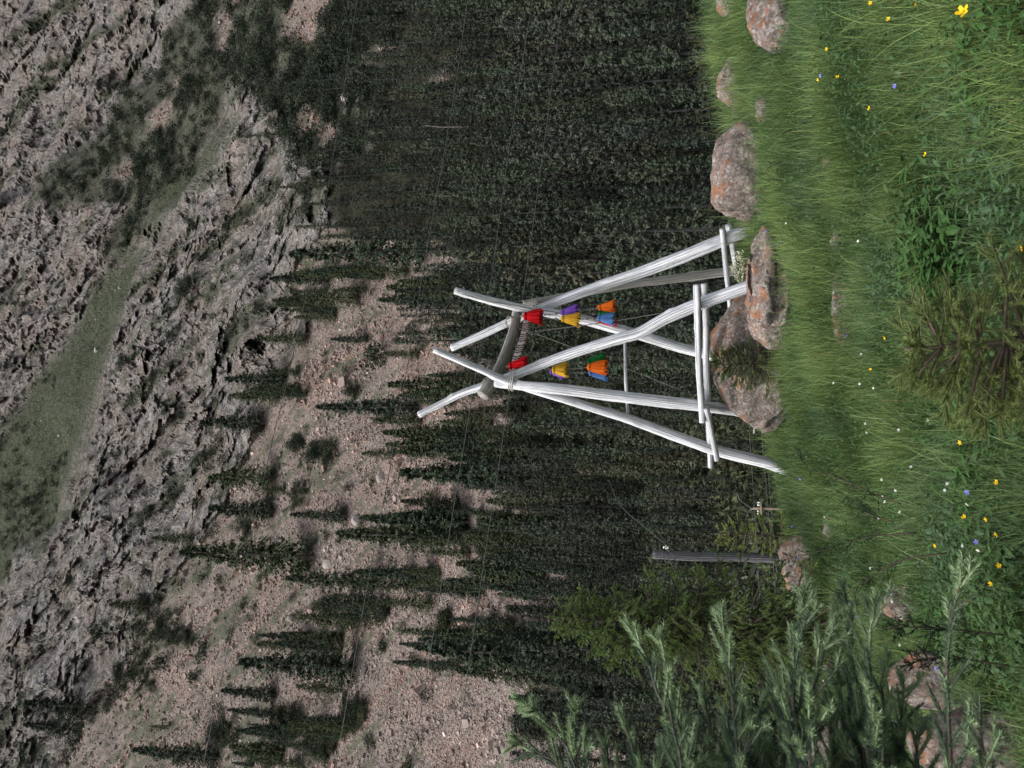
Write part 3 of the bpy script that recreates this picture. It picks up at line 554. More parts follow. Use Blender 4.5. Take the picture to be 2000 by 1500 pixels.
# ------------------------------------------------------------------ white log swing frame
root = thing('swing_frame', at(1500, 700, 9.3), 'tall white log swing frame, two lashed tripods joined by a grey crossbar', 'swing frame')
def log(pts, r, name, m='white', n=90, rough=.16, sides=18, seed=1):
    mb = MB(); Pp = np.array([at(*q) for q in pts]); tube(mb, spline(Pp, n), r, sides, rough=rough, seed=seed); return part(mb, name, M[m], root)
log([(848, 683, 8.8), (940, 722, 8.86), (985, 742, 8.88), (1080, 773, 9.02), (1220, 816, 9.2), (1300, 845, 9.28), (1400, 880, 9.36), (1500, 905, 9.42), (1560, 928, 9.46)], [.038, .046, .056, .066, .068], 'leg', seed=1)
log([(818, 810, 9.3), (870, 784, 9.25), (905, 767, 9.21), (945, 754, 9.17), (1010, 731, 9.07), (1100, 696, 8.98), (1200, 664, 8.9), (1250, 650, 8.87), (1300, 622, 8.82), (1350, 600, 8.77), (1400, 582, 8.73), (1490, 550, 8.66)], [.038, .05, .055, .065, .07, .068], 'leg', seed=2)
log([(968, 749, 9.0), (1050, 756, 8.86), (1120, 763, 8.86), (1220, 776, 8.9), (1365, 792, 9.04), (1430, 801, 9.3), (1500, 809, 9.6)], [.05, .062, .066, .068, .062, .085], 'leg', seed=3)
log([(888, 567, 10.15), (960, 588, 10.27), (1010, 600, 10.34), (1060, 609, 10.4), (1130, 622, 10.47), (1200, 641, 10.54), (1260, 658, 10.6), (1340, 682, 10.66), (1460, 711, 10.75)], [.05, .056, .066, .07, .07], 'leg', seed=4)
log([(882, 680, 10.68), (935, 657, 10.64), (990, 631, 10.6), (1050, 605, 10.54), (1080, 593, 10.5), (1150, 566, 10.4), (1280, 522, 10.2), (1400, 474, 10.0), (1492, 436, 10.0)], [.052, .055, .06, .07, .082, .08], 'leg', seed=5)
log([(1022, 593, 10.66), (1080, 583, 10.68), (1150, 570, 10.72), (1250, 553, 10.8), (1300, 547, 10.85), (1420, 531, 11.0), (1480, 524, 11.05)], [.045, .052, .05, .062, .065], 'leg', 'bark', seed=6)
log([(943, 773, 8.98), (965, 740, 9.12), (985, 700, 9.5), (1000, 655, 9.98), (1012, 604, 10.5)], [.078, .074, .07, .066, .064], 'crossbar', 'bark', seed=7)
log([(1361, 556, 8.6), (1363, 640, 8.69), (1365, 720, 8.79), (1372, 825, 8.93)], [.04, .034], 'rail', seed=8)
log([(1376, 554, 8.84), (1379, 640, 8.94), (1379, 710, 9.02), (1383, 790, 9.12), (1388, 912, 9.46)], [.037, .034], 'rail', seed=9)
log([(1379, 797, 8.88), (1390, 850, 9.05), (1401, 898, 9.2)], [.036, .031], 'rail', seed=10)
log([(1411, 447, 9.86), (1416, 500, 10.0), (1422, 560, 10.2), (1427, 607, 10.4)], [.038, .03], 'rail', seed=11)
log([(1423, 440, 10.02), (1429, 470, 10.16), (1434, 500, 10.42), (1438, 526, 10.7)], [.046, .034], 'rail', seed=12)
log([(1221, 658, 9.14), (1222, 730, 9.1), (1226, 807, 9.28)], [.021, .02], 'rail', seed=13)
def lash(cx, cy, d, r, axis, n, seed):
    mb = MB(); ax = unit(np.array(axis, float)); e = unit(np.cross(ax, [.2, 1, .1])); f = np.cross(ax, e); c = at(cx, cy, d); t = np.linspace(0, n * 2 * math.pi, 26 * n)
    Q = c + np.cos(t)[:, None] * e * r[0] + np.sin(t)[:, None] * f * r[1] + ax * ((t / t[-1] - .5) * .06 + .012 * np.sin(t * .37 + seed))[:, None]
    tube(mb, Q, .0055, 5); Q2 = spline([Q[-1], Q[-1] + [.05, -.05, -.03], Q[-1] + [.02, -.07, -.1]], 8); tube(mb, Q2, .005, 4); return mb
part(lash(1003, 742, 9.02, (.13, .17), (.15, 0, 1), 4, 1), 'lashing', M['twine'], root); part(lash(1046, 601, 10.47, (.12, .17), (-.1, 0, 1), 4, 2), 'lashing', M['twine'], root)
part(lash(960, 745, 9.1, (.12, .13), (.8, .5, .5), 2, 3), 'lashing', M['cord'], root); part(lash(1000, 630, 10.2, (.085, .085), (.5, .8, 0), 2, 4), 'lashing', M['cord'], root)
# ------------------------------------------------------------------ braid, cords and tassels hanging from the frame
def braid(pts, n, label):
    Pp = spline([at(*q) for q in pts], n + 1); o = thing('braided_band', Pp[n // 2], label, 'braid'); mb = MB(); V, Fc = ico(2)
    for k in range(n):
        t = unit(Pp[k + 1] - Pp[k]); dn = unit(np.array([0, -.25, -1.]) - t * (np.array([0, -.25, -1.]) @ t)); nn = np.cross(t, dn)
        for s in (-1, 1):
            dr = unit(t * .75 + dn * s * -.8); B = np.stack([dr, np.cross(nn, dr), nn], 0); col = (.5, .44, .40) if k % 2 else (.11, .03, .035)
            if k % 5 == 4: col = (.6, .55, .5)
            mb.add(V * np.array([.040, .017, .02]) @ B + Pp[k] + dn * s * .021 + dn * .03, Fc, col)
    part(mb, 'braid', M['yarn'], o)
braid([(1026, 622, 10.32), (1019, 655, 9.95), (1008, 690, 9.55), (996, 726, 9.14)], 48, 'red and white braided band slung under the grey crossbar')
def cord(pts, r, label, name='hanging_cord', n=24, cat='cord', m='cord'):
    Pp = np.array([at(*q) for q in pts]); o = tag(tube(MB(), spline(Pp, n), r, 5).build(name, M[m], loc=Pp[0]), label, cat); return o
cord([(1005, 634, 10.1), (1028, 648, 9.98), (1060, 645, 9.98), (1180, 630, 9.99), (1300, 610, 10.0), (1345, 601, 10.0)], .006, 'dark cord running from the braid down past the orange tassel', 'hanging_cord')
cord([(1028, 648, 9.97), (1060, 657, 9.8), (1130, 683, 9.5), (1230, 722, 9.2), (1330, 762, 9.1)], .004, 'thin cord slanting from the braid behind the left tripod', 'hanging_cord')
cord([(905, 574, 10.1), (960, 590, 10.2), (1000, 595, 10.24), (1040, 604, 10.28)], .007, 'grey wire lying along the upper end of the right pole', 'wire')
def tassel_mesh(L, r0, r1, col, seed, open_=1.):
    r = np.random.default_rng(seed); mb = MB(); n = 40; th = np.linspace(0, 2 * math.pi, n, endpoint=False); prof = [(0, .15), (.03, .62), (.10, 1.), (.18, .98), (.215, .74), (.25, .98), (.4, 1.25), (.6, 1.5), (.8, 1.72), (.93, 1.85), (1., 1.78)]
    V = []; C = []; ph = r.uniform(0, 6, 4); cv = r.normal(0, .2, n)
    for (t, q) in prof:
        rr = r0 * (1 + (q - 1) * (1 if q < 1 else (r1 / r0 - 1) / .85)); k = max(0, t - .22)
        fold = 1 + .10 * min(1, k * 4) * (np.sin(9 * th + ph[0]) + .8 * np.sin(14 * th + ph[1] + 2 * t)) + .07 * k * np.sin(3 * th + ph[2]) + (.035 * np.sin(20 * th))
        jag = -L * t + (L * .05 * r.normal(size=n) if t > .99 else 0); V.append(np.stack([np.cos(th) * rr * fold, np.sin(th) * rr * fold, jag + 0 * th], -1)); C.append(np.array(col)[None] * (.72 + .22 * (fold[:, None] - .85) / .3 + cv[:, None]).clip(.4, 1.25))
    V = np.concatenate(V); C = np.concatenate(C); m = len(prof); V = np.vstack([V, [0, 0, .002], [0, 0, -L * .9]]); C = np.vstack([C, col, np.array(col) * .6])
    k = np.arange(m - 1)[:, None] * n; s = np.arange(n)[None]; s2 = (s + 1) % n; s_ = np.arange(n)
    mb.add(V, [np.stack([k + s, k + n + s, k + n + s2, k + s2], -1).reshape(-1, 4), np.stack([np.full(n, m * n), s_, (s_ + 1) % n], -1), np.stack([np.full(n, m * n + 1), (m - 1) * n + (s_ + 1) % n, (m - 1) * n + s_], -1)], C)
    for q in range(80):                                       # loose yarn ends round the skirt
        a = r.uniform(0, 6.283); d = np.array([math.cos(a), math.sin(a), 0]); rr = r1 * r.uniform(.88, 1.06); p0 = d * r0 * 1.0 + [0, 0, -.25 * L]
        tube(mb, spline([p0, d * (r0 + rr) / 2 * 1.05 + [0, 0, -.62 * L], d * rr * open_ + r.normal(0, .009, 3) + [0, 0, -L * r.uniform(.92, 1.12)]], 6), [.004, .0035], 4, np.array(col) * r.uniform(.75, 1.25), caps=False)
    return mb
YC = dict(red=(.42, .008, .012), purple=(.17, .075, .38), yellow=(.66, .37, .035), orange=(.74, .15, .018), green=(.015, .13, .032), blue=(.09, .19, .42))
def strand(name, tas, cords, label):
    o = thing('tassel_strand', at(*tas[0][1]), label, 'tassel strand', 'yarn tassels hung from the swing frame')
    for i, (c, top, bot, wd) in enumerate(tas):
        a, b = at(*top), at(*bot); L = np.linalg.norm(b - a); dn = (a - b) / L; k = wd * PXM(top[2]); x = unit(np.cross([0, 1, .0], dn)); y = np.cross(dn, x); mb = tassel_mesh(L, k * .6, k, YC[c], i * 7 + len(name)); mb.v = [v @ np.stack([x, y, dn], 0) + a for v in mb.v]
        q = part(mb, 'tassel', M['yarn'], o); q['label'] = c + ' yarn tassel'
    for pts in cords:
        mb = MB(); Pp = spline([at(*q) for q in pts], 14); tube(mb, Pp, .0055, 5); V, Fc = ico(1)
        for j in (3, 6, 10): mb.add(V * (.013 if j != 10 else .02) + Pp[j], Fc)
        part(mb, 'cord', M['cord'], o)
strand('right', [('red', (1022, 617, 10.1), (1057, 619, 10.1), 14), ('purple', (1095, 611, 10.12), (1128, 607, 10.12), 11), ('yellow', (1095, 622, 10.02), (1130, 625, 10.02), 11.5), ('orange', (1167, 601, 10.1), (1199, 598, 10.1), 9.5), ('green', (1168, 612, 10.2), (1201, 614, 10.2), 11), ('blue', (1166, 621, 10.0), (1198, 623, 10.0), 11), ('red', (1167, 626, 10.2), (1201, 628, 10.2), 9)],
  [[(1056, 616, 10.1), (1075, 614, 10.1), (1096, 612, 10.1)], [(1056, 619, 10.08), (1075, 622, 10.05), (1096, 623, 10.02)], [(1128, 608, 10.12), (1148, 605, 10.1), (1168, 602, 10.1)], [(1128, 614, 10.12), (1148, 613, 10.15), (1168, 613, 10.2)], [(1130, 624, 10.02), (1148, 623, 10.), (1168, 622, 10.)], [(1012, 618, 10.3), (1018, 618, 10.15), (1024, 617, 10.1)]], 'tassel strand at the right end of the crossbar, red over purple, yellow, orange')
strand('left', [('red', (993, 716, 9.15), (1028, 712, 9.15), 14), ('purple', (1073, 725, 9.3), (1101, 729, 9.3), 9), ('yellow', (1078, 722, 9.22), (1106, 722, 9.22), 13), ('yellow', (1080, 704, 9.32), (1100, 697, 9.32), 8), ('green', (1146, 706, 9.2), (1181, 702, 9.2), 11), ('orange', (1146, 717, 9.1), (1183, 718, 9.1), 13), ('blue', (1149, 727, 9.22), (1184, 731, 9.22), 11), ('red', (1150, 712, 9.34), (1184, 710, 9.34), 10)],
  [[(1027, 714, 9.15), (1050, 718, 9.2), (1078, 721, 9.22)], [(1104, 712, 9.2), (1125, 710, 9.2), (1147, 706, 9.2)], [(1105, 720, 9.2), (1125, 720, 9.15), (1147, 718, 9.1)], [(1105, 727, 9.25), (1125, 728, 9.23), (1150, 728, 9.22)], [(985, 716, 9.3), (990, 716, 9.2), (995, 716, 9.15)]], 'tassel strand at the left end of the crossbar, nearer the camera, red over yellow')

# ------------------------------------------------------------------ power line, poles and the weathered post
for pts, d0, lab in (([(707, -60), (640, 370), (560, 748), (522, 904), (396, 1500), (385, 1560)], 26, 'overhead cable crossing the cliffs, farthest up the slope'), ([(922, -60), (886, 192), (830, 512), (764, 900), (720, 1132), (655, 1500), (640, 1560)], 27, 'overhead cable crossing the pink scree, second up the slope'),
    ([(1050, -60), (996, 280), (956, 568), (898, 920), (856, 1180), (804, 1500), (790, 1560)], 28, 'overhead cable just above the tips of the swing frame'), ([(1107, -60), (1062, 288), (1022, 576), (976, 900), (948, 1080), (890, 1480), (880, 1560)], 28.5, 'overhead cable passing behind the crossbar of the swing frame')):
    Pp = spline([at(x, y, d0) for x, y in pts], 60); tag(tube(MB(), Pp, .0135, 4).build('power_cable', M['cable'], loc=Pp[0]), lab, 'cable', 'overhead cables across the slope')
for pts, lab in (([(1461, 800), (1469, 920), (1478, 1060), (1484, 1180)], 'upper thin cable behind the left legs running to the small utility pole'), ([(1484, 800), (1494, 920), (1501, 1000), (1508, 1070), (1516, 1180)], 'middle thin cable running past the small utility pole'), ([(1488, 800), (1500, 920), (1507, 1000), (1513, 1070), (1522, 1180)], 'lower thin cable running past the small utility pole')):
    Pp = spline([at(x, y, 30) for x, y in pts], 24); tag(tube(MB(), Pp, .011, 4).build('power_cable', M['cable'], loc=Pp[0]), lab, 'cable', 'low cables beyond the meadow')
b = at(1590, 994, 30); o = thing('utility_pole', b, 'small brown utility pole with white insulators beyond the meadow rim', 'utility pole')
part(tube(MB(), [b, at(1466, 993, 30)], [.05, .045], 8), 'pole', M['brown'], o); part(tube(MB(), [at(1487, 979, 29.93), at(1487, 1005, 29.93)], .035, 6), 'crossarm', M['brown'], o); part(tube(MB(), spline([at(1468, 993, 29.95), at(1460, 986, 29.9), at(1446, 977, 29.85), at(1440, 962, 29.8)], 10), .026, 5), 'bracket', M['cable'], o)
for y in (981.5, 986.5, 998, 1003):
    mb = MB(); V, Fc = ico(2); c = at(1482, y, 29.93); mb.add(V * [.032, .032, .065] + c, Fc); tube(mb, [c, at(1487, y, 29.93)], .014, 5); part(mb, 'insulator', M['ceramic'], o)
b = at(1580, 833, 32); o = thing('transformer_stand', b, 'grey metal cable stand just behind the left middle leg of the swing frame', 'cable stand')
for y in (822, 843): part(tube(MB(), [at(1580, y, 32), at(1462 if y == 822 else 1487, y, 32)], .035, 6), 'post', M['metal'], o)
for x in (1473, 1489, 1497): part(tube(MB(), [at(x, 818, 31.95), at(x, 846, 31.95)], .028, 5), 'crossarm', M['metal'], o)
b = at(1535, 1090, 8.95); o = thing('weathered_post', b, 'weathered grey wooden post standing behind the orange speckled boulder', 'post')
Pp = spline([at(1545, 1091, 8.95), at(1450, 1088, 8.95), at(1360, 1087, 8.95), at(1275, 1083, 8.95)], 40); part(tube(MB(), Pp, [.062, .052, .05, .053, .046], 14, rough=.22, seed=21), 'post', M['post'], o)
mb = MB(); c = at(1301, 1069, 8.92); V, Fc = ico(2)
for k, (z, r) in enumerate(((0, .017), (.02, .022), (.042, .015))): mb.add(V * [r, r, .014] + c + [0, 0, z - .02], Fc)
part(mb, 'insulator', M['ceramic'], o); part(tube(MB(), [at(1304, 1069, 8.92), at(1306, 1082, 8.93)], .007, 5), 'pin', M['cable'], o)
cord([(1300, 1069, 8.9), (1294, 1078, 8.85), (1298, 1094, 8.85), (1312, 1098, 8.85), (1318, 1088, 8.86), (1306, 1076, 8.86)], .006, 'black wire looped round the top of the weathered post', 'wire', 30, 'wire', 'cable')
cord([(1305, 1090, 8.85), (1318, 1115, 8.8), (1345, 1160, 8.7), (1370, 1215, 8.6)], .004, 'black wire hanging from the weathered post towards the spruce', 'wire', 20, 'wire', 'cable')
cord([(1303, 1066, 8.9), (1260, 1030, 9.5), (1210, 985, 10), (1190, 938, 11)], .0045, 'thin dark stay wire rising from the weathered post insulator', 'wire', 20, 'wire', 'cable')

# ------------------------------------------------------------------ near spruces: twigs clothed in needles
class Needles:
    def __init__(s): s.p = []; s.d = []; s.L = []; s.nl = []; s.c = []; s.den = []
    def add(s, p, d, L, nl, c, den): s.p.append(p); s.d.append(d); s.L.append(L); s.nl.append(nl); s.c.append(c); s.den.append(den)
    def mesh(s, mb, w, r):
        p = np.array(s.p); d = unit(np.array(s.d)); L = np.array(s.L); nl = np.array(s.nl); c = np.array(s.c); n = np.maximum((np.array(s.den) * L).astype(int), 5)
        k = np.repeat(np.arange(len(p)), n); N = len(k); t = r.random(N) ** .9; a = r.uniform(0, 6.283, N); D = d[k]; ref = np.where(np.abs(D[:, 2:3]) < .9, [[0, 0, 1.]], [[1., 0, 0]]); U = unit(np.cross(D, ref)); Wv = np.cross(D, U)
        rad = np.cos(a)[:, None] * U + np.sin(a)[:, None] * Wv; rad[:, 2] += .25; rad = unit(rad); tip = (t > .93)[:, None]
        nd = unit(D * np.where(tip, 1.3, .8) + rad * np.where(tip, .45, .9)); ln = nl[k] * r.uniform(.75, 1.15, N); q = p[k] + D * (L[k] * t)[:, None]; sd = unit(np.cross(nd, D + r.normal(0, .4, (N, 3)))) * (w * .5)
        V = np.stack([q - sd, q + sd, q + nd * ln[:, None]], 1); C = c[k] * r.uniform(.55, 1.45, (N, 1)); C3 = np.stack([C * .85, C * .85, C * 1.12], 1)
        mb.add(V.reshape(-1, 3), np.arange(3 * N).reshape(-1, 3), C3.reshape(-1, 3))
        # the leafy body of each twig
        th = np.linspace(0, 2 * math.pi, 5, endpoint=False); U0 = unit(np.cross(d, np.where(np.abs(d[:, 2:3]) < .9, [[0, 0, 1.]], [[1., 0, 0]]))); W0 = np.cross(d, U0); ring = np.cos(th)[None, :, None] * U0[:, None] + np.sin(th)[None, :, None] * W0[:, None]
        V = np.concatenate([p[:, None] + d[:, None] * (L * f)[:, None, None] + ring * (nl * g)[:, None, None] for f, g in ((-.02, .06), (.3, .21), (.75, .19), (1.03, .05))], 1); j = np.arange(3)[:, None] * 5; s_ = np.arange(5)[None]; s2 = (s_ + 1) % 5
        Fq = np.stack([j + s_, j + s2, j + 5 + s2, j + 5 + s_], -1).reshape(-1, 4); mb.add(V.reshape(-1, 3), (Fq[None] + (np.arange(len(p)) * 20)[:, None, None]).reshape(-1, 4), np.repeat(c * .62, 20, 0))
def bough(nd, wood, A, r, old, new, nl, den, twig, gap, sub=True, rw=.006, droop=.1, newlen=.07, start=.12, newp=1.):
    """A: axis polyline; twigs leave it on both sides, new bright growth at every tip"""
    A = spline(A, max(8, 4 * len(A))); seg = np.diff(A, axis=0); sl = np.linalg.norm(seg, axis=1); tot = sl.sum(); cum = np.concatenate([[0], np.cumsum(sl)])
    tube(wood, A, [rw, rw * .35], 5)
    pos = lambda t: np.array([np.interp(t * tot, cum, A[:, q]) for q in range(3)])
    old, new = np.array(old), np.array(new)
    def shoot(p, d, L, c): nd.add(p, d, L, nl, c, den)
    def twigs(p, d, L, level):
        d = unit(d); ns = max(1, int(L / .09)); q = p.copy(); 
        tube(wood, [p, p + d * L * .8], [rw * .2, rw * .08], 3, caps=False)
        for j in range(ns):
            last = j == ns - 1; c = ((new if r.random() < newp else old * .7 + new * .3) if last else old) * r.uniform(.8, 1.2); d = unit(d + [r.normal(0, .08), r.normal(0, .08), -droop * .4 + r.normal(0, .06)]); l = L / ns
            shoot(q, d, l * (1.05), c); q = q + d * l
            if level and not last:
                for s in (-1, 1):
                    if r.random() < .75:
                        sd = np.cross(d, [0, 0, 1.]) * s; twigs(q - d * l * r.uniform(.1, .7), unit(d * .8 + unit(sd) * .8 + [0, 0, -droop * r.random()]), l * r.uniform(.6, 1.15), 0)
        for s in (-1, 1):
            if r.random() < .6 * newp: shoot(q - d * newlen * .5, unit(d + np.cross(d, [0, 0, 1.]) * s * .8 + [0, 0, r.uniform(0, .3)]), newlen * r.uniform(.5, .9), new * r.uniform(.85, 1.2))
    t = start; side = 1
    while t < .97:
        p = pos(t); d = unit(pos(min(1, t + .03)) - pos(max(0, t - .03))); sd = unit(np.cross(d, [0, 0, 1.]) + 1e-6) * side + np.array([0, 0, r.uniform(-.5, .45)])
        L = twig * (1.05 - t) ** .7 * r.uniform(.55, 1.1) + .03
        twigs(p, d * .85 + sd * .8 + np.array([0, 0, -droop]), L, 1 if (sub and L > .11) else 0); side *= -1; t += gap / tot * r.uniform(.7, 1.3)
    m = max(2, int(tot / .09))
    for j in range(m):
        a, b = pos(j / m), pos((j + 1) / m); last = j == m - 1; shoot(a, b - a, np.linalg.norm(b - a) * 1.04, (new if last else old * (1 + .25 * j / m)) * r.uniform(.85, 1.15))
    e = pos(1.); d = unit(e - pos(.96))
    for s in range(4): shoot(e - d * newlen * r.uniform(.1, .8), unit(d + r.normal(0, .55, 3)), newlen * r.uniform(.5, 1.), new * r.uniform(.85, 1.2))
def tree(name, base, H, R, nwh, nb, seed, label, old, new, nl, den, w, twig=.25, gap=.06, zmin=.05, sag=.15, trunk_r=.03, lean=(0, 0), droop=.1, sub=True, keep=lambda a: True):
    r = np.random.default_rng(seed); o = thing(name, base, label, 'spruce'); base = np.array(base, float); nd = Needles(); wood = MB(); tr = MB(); top = base + np.array([lean[0], lean[1], H]); tube(tr, spline([base - [0, 0, .15], (base + top) / 2 + r.normal(0, .01, 3), top], 14), [trunk_r, trunk_r * .6, .004], 8)
    for k in range(nwh):
        f = zmin + (1 - zmin) * (k / nwh) ** .9; n = nb if f < .9 else max(3, nb - 2)
        for b in range(n):
            a = r.uniform(0, 6.283)
            if not keep(a): continue
            L = (R * (1 - f) ** .72 * r.uniform(.65, 1.12) + .04); p = base + (top - base) * min(.99, f + r.normal(0, .008)); dr = np.array([math.cos(a), math.sin(a), 0]); el = .75 * f ** 1.5
            A = [p, p + dr * L * .45 + [0, 0, L * (.45 * el - sag * .4)], p + dr * L * .8 + [0, 0, L * (.8 * el - sag * .75)], p + dr * L + [0, 0, L * (el - sag * .72)]]
            bough(nd, wood, A, r, old, new, nl, den, twig * (1 - .6 * f), gap, sub, rw=.004 + .006 * (1 - f), droop=droop)
    nd.add(top - [0, 0, .1], np.array([0, 0, 1.]), .12, nl, np.array(new), den)
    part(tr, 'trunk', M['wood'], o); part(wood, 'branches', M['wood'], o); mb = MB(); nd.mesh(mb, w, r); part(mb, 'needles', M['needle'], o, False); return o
gz = lambda x, y: np.array([x, y, float(ground(x, y))])
BG_O, BG_N = (.036, .066, .046), (.24, .33, .17)
b = at(1560, 1235, 7.4); tree('young_spruce', (b[0], b[1], b[2] - .1), 2.42, .88, 22, 8, 41, 'yellow green spruce with drooping twigs behind the grey green branches', (.020, .036, .011), (.125, .185, .048), .017, 760, .005, .36, .06, .03, .32, .026, (.02, 0), .6)
b = at(1550, 1048, 8.9); tree('young_spruce', (b[0], b[1], b[2] - .15), 1.0, .3, 10, 6, 42, 'slim bright green young spruce just behind the weathered post', (.05, .075, .022), (.20, .25, .06), .017, 330, .004, .16, .07, .05, .05, .014)
b = at(1490, 712, 8.75); tree('young_spruce', (b[0], b[1], b[2] - .1), .62, .36, 9, 7, 43, 'small dark bushy spruce growing against the long humped boulder', (.028, .045, .016), (.075, .105, .032), .022, 300, .004, .18, .06, .05, -.15, .016)
# spruce sapling in the very foreground
b = gz(.055 * 2.6 / 1.08, 2.62); tree('spruce_sapling', b, .74, .46, 11, 7, 44, 'olive green young spruce in the near foreground at the right edge of the photo', (.028, .046, .015), (.115, .15, .042), .016, 1000, .0018, .24, .036, .06, .06, .012, (-.02, .05), .15)
# grey green spruce whose trunk stands outside the bottom edge of the photo
def side_spruce():
    d = 2.5; base = gz(-1.72, 2.55); o = thing('near_spruce', base, 'grey green spruce reaching in from the bottom edge of the photo with thick soft twigs', 'spruce'); r = np.random.default_rng(55); nd = Needles(); wood = MB(); tr = MB()
    tube(tr, spline([base - [0, 0, .2], base + [.02, .02, 1.3], base + [0, .03, 2.9]], 16), [.075, .05, .008], 10); part(tr, 'trunk', M['wood'], o)
    L = [([(1140, 1560), (1123, 1483), (1075, 1420), (1040, 1390), (1020, 1370)], 2.45, .16), ([(1115, 1560), (1085, 1490), (1040, 1470), (1003, 1448)], 2.55, .12), ([(1132, 1560), (1124, 1470), (1123, 1370)], 2.6, .06), ([(1260, 1560), (1243, 1490), (1222, 1420), (1215, 1395)], 2.5, .10),
      ([(1340, 1560), (1322, 1440), (1283, 1350), (1262, 1280), (1233, 1230)], 2.35, .13), ([(1350, 1560), (1330, 1440), (1317, 1380), (1300, 1290), (1288, 1232)], 2.45, .13), ([(1450, 1560), (1437, 1430), (1427, 1330), (1418, 1260), (1409, 1196)], 2.4, .17), ([(1400, 1560), (1388, 1430), (1376, 1380), (1366, 1345)], 2.5, .13),
      ([(1540, 1560), (1526, 1430), (1522, 1325)], 2.6, .13), ([(1575, 1560), (1552, 1400), (1550, 1310), (1560, 1230), (1570, 1150)], 2.4, .22), ([(1590, 1560), (1580, 1420), (1600, 1300), (1632, 1215)], 2.3, .2), ([(1700, 1560), (1682, 1430), (1670, 1330), (1662, 1250), (1647, 1142)], 2.45, .18), ([(1710, 1560), (1705, 1400), (1697, 1260), (1712, 1166)], 2.3, .2),
      ([(1735, 1560), (1730, 1430), (1722, 1340), (1735, 1280)], 2.4, .15), ([(1860, 1560), (1852, 1380), (1850, 1260), (1868, 1170), (1886, 1118)], 2.2, .13), ([(1930, 1560), (1915, 1430), (1908, 1370)], 2.2, .15), ([(1470, 1560), (1460, 1470), (1462, 1400)], 2.6, .16), ([(1640, 1560), (1625, 1450), (1615, 1370)], 2.5, .15), ([(1290, 1560), (1300, 1470), (1330, 1400)], 2.7, .14), ([(1210, 1560), (1190, 1500), (1178, 1450)], 2.6, .12),
      ([(1500, 1560), (1495, 1470), (1480, 1420)], 2.75, .16), ([(1560, 1560), (1575, 1480), (1600, 1400)], 2.6, .2), ([(1665, 1560), (1655, 1470), (1640, 1330)], 2.6, .2), ([(1430, 1560), (1450, 1480), (1490, 1370)], 2.65, .16), ([(1270, 1560), (1290, 1500), (1340, 1450)], 2.5, .14), ([(1780, 1560), (1760, 1450), (1765, 1330)], 2.5, .2), ([(1610, 1560), (1580, 1480), (1560, 1420)], 2.35, .18), ([(1320, 1560), (1350, 1500), (1390, 1480)], 2.4, .16), ([(1800, 1560), (1790, 1470), (1800, 1400)], 2.4, .16), ([(1395, 1560), (1410, 1480), (1440, 1440)], 2.8, .14)]
    for pts, dd, tw in L:
        A = [at(x, y, dd + .12 * (k / len(pts))) for k, (x, y) in enumerate(pts)]; inner = np.array([base[0], base[1], A[0][2] - .1]); A = [inner, (inner + A[0]) / 2 + [0, 0, -.02]] + A
        bough(nd, wood, A, r, BG_O, BG_N, .0225, 1350, tw * 1.9, .034, True, rw=.007, droop=.03, newlen=.06, start=.25, newp=.5)
    for k in range(60):                                       # the rest of the tree, mostly outside the frame
        z = r.uniform(.25, 2.8); a = r.uniform(.9, 5.4); Lb = .95 * (1 - z / 3.1) + .1; p = base + [0, 0, z]; dr = np.array([math.cos(a), math.sin(a), 0]); bough(nd, wood, [p, p + dr * Lb * .5, p + dr * Lb + [0, 0, -.05]], r, BG_O, BG_N, .028, 700, .28, .07, True, rw=.008)
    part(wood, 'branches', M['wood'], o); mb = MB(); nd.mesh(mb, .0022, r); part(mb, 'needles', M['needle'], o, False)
side_spruce()
# thin larch saplings and dark feathery stems
def feathery(pts, d, label, name, cat, col, leaf, n, w, base_r=.006, side=.0):
    Pp = spline([at(x, y, d + k * .02) for k, (x, y) in enumerate(pts)], 16); o = thing(name, Pp[0], label, cat); part(tube(MB(), Pp, [base_r, .0015], 5), 'stem', M['wood'], o); mb = MB(); r = np.random.default_rng(int(pts[0][1]))
    V = []; C = []
    for q in range(n):
        t = r.uniform(.15, 1) * 15; k = min(int(t), 14); p = Pp[k] + (Pp[k + 1] - Pp[k]) * (t - k); dv = unit(Pp[k + 1] - Pp[k]); a = unit(dv * r.uniform(.3, .9) + r.normal(0, .6, 3) * [1, 1, .5]); L = leaf * (1.15 - .75 * t / 15) * r.uniform(.6, 1.1)
        tube(mb, [p, p + a * L * .5, p + a * L + [0, 0, L * .15]], [.0018, .001], 3, np.array(col) * .7, caps=False)
        for j in range(8):
            f = r.uniform(.15, 1); b = p + a * L * f; nd_ = unit(a * .9 + r.normal(0, .6, 3)); s = unit(np.cross(nd_, r.normal(size=3))) * w; ll = .022 * r.uniform(.6, 1.3); V += [b - s, b + s, b + nd_ * ll]; C += [np.array(col) * r.uniform(.7, 1.35)] * 3
    mb.add(np.array(V), np.arange(len(V)).reshape(-1, 3), np.array(C)); part(mb, 'leaves', M['leaf'], o, False)
feathery([(1590, 412), (1500, 412), (1430, 411), (1362, 410)], 7.9, 'thin larch sapling beside the largest boulder, its tip against the forest', 'larch_sapling', 'sapling', (.055, .07, .028), .26, 34, .0022)
feathery([(1620, 372), (1560, 358), (1505, 350)], 7.0, 'dark feathery sapling in front of the largest boulder', 'larch_sapling', 'sapling', (.03, .05, .024), .2, 26, .0024)
feathery([(1600, 325), (1550, 322), (1500, 320)], 7.1, 'second dark feathery sapling in front of the largest boulder, nearer the photo top', 'larch_sapling', 'sapling', (.032, .054, .024), .17, 22, .0024)
feathery([(1760, 985), (1700, 962), (1640, 935), (1580, 915), (1560, 880)], 4.6, 'long leaning dark stemmed herb between the left leg and the post', 'feathery_herb', 'herb', (.03, .052, .024), .14, 36, .003, .004)
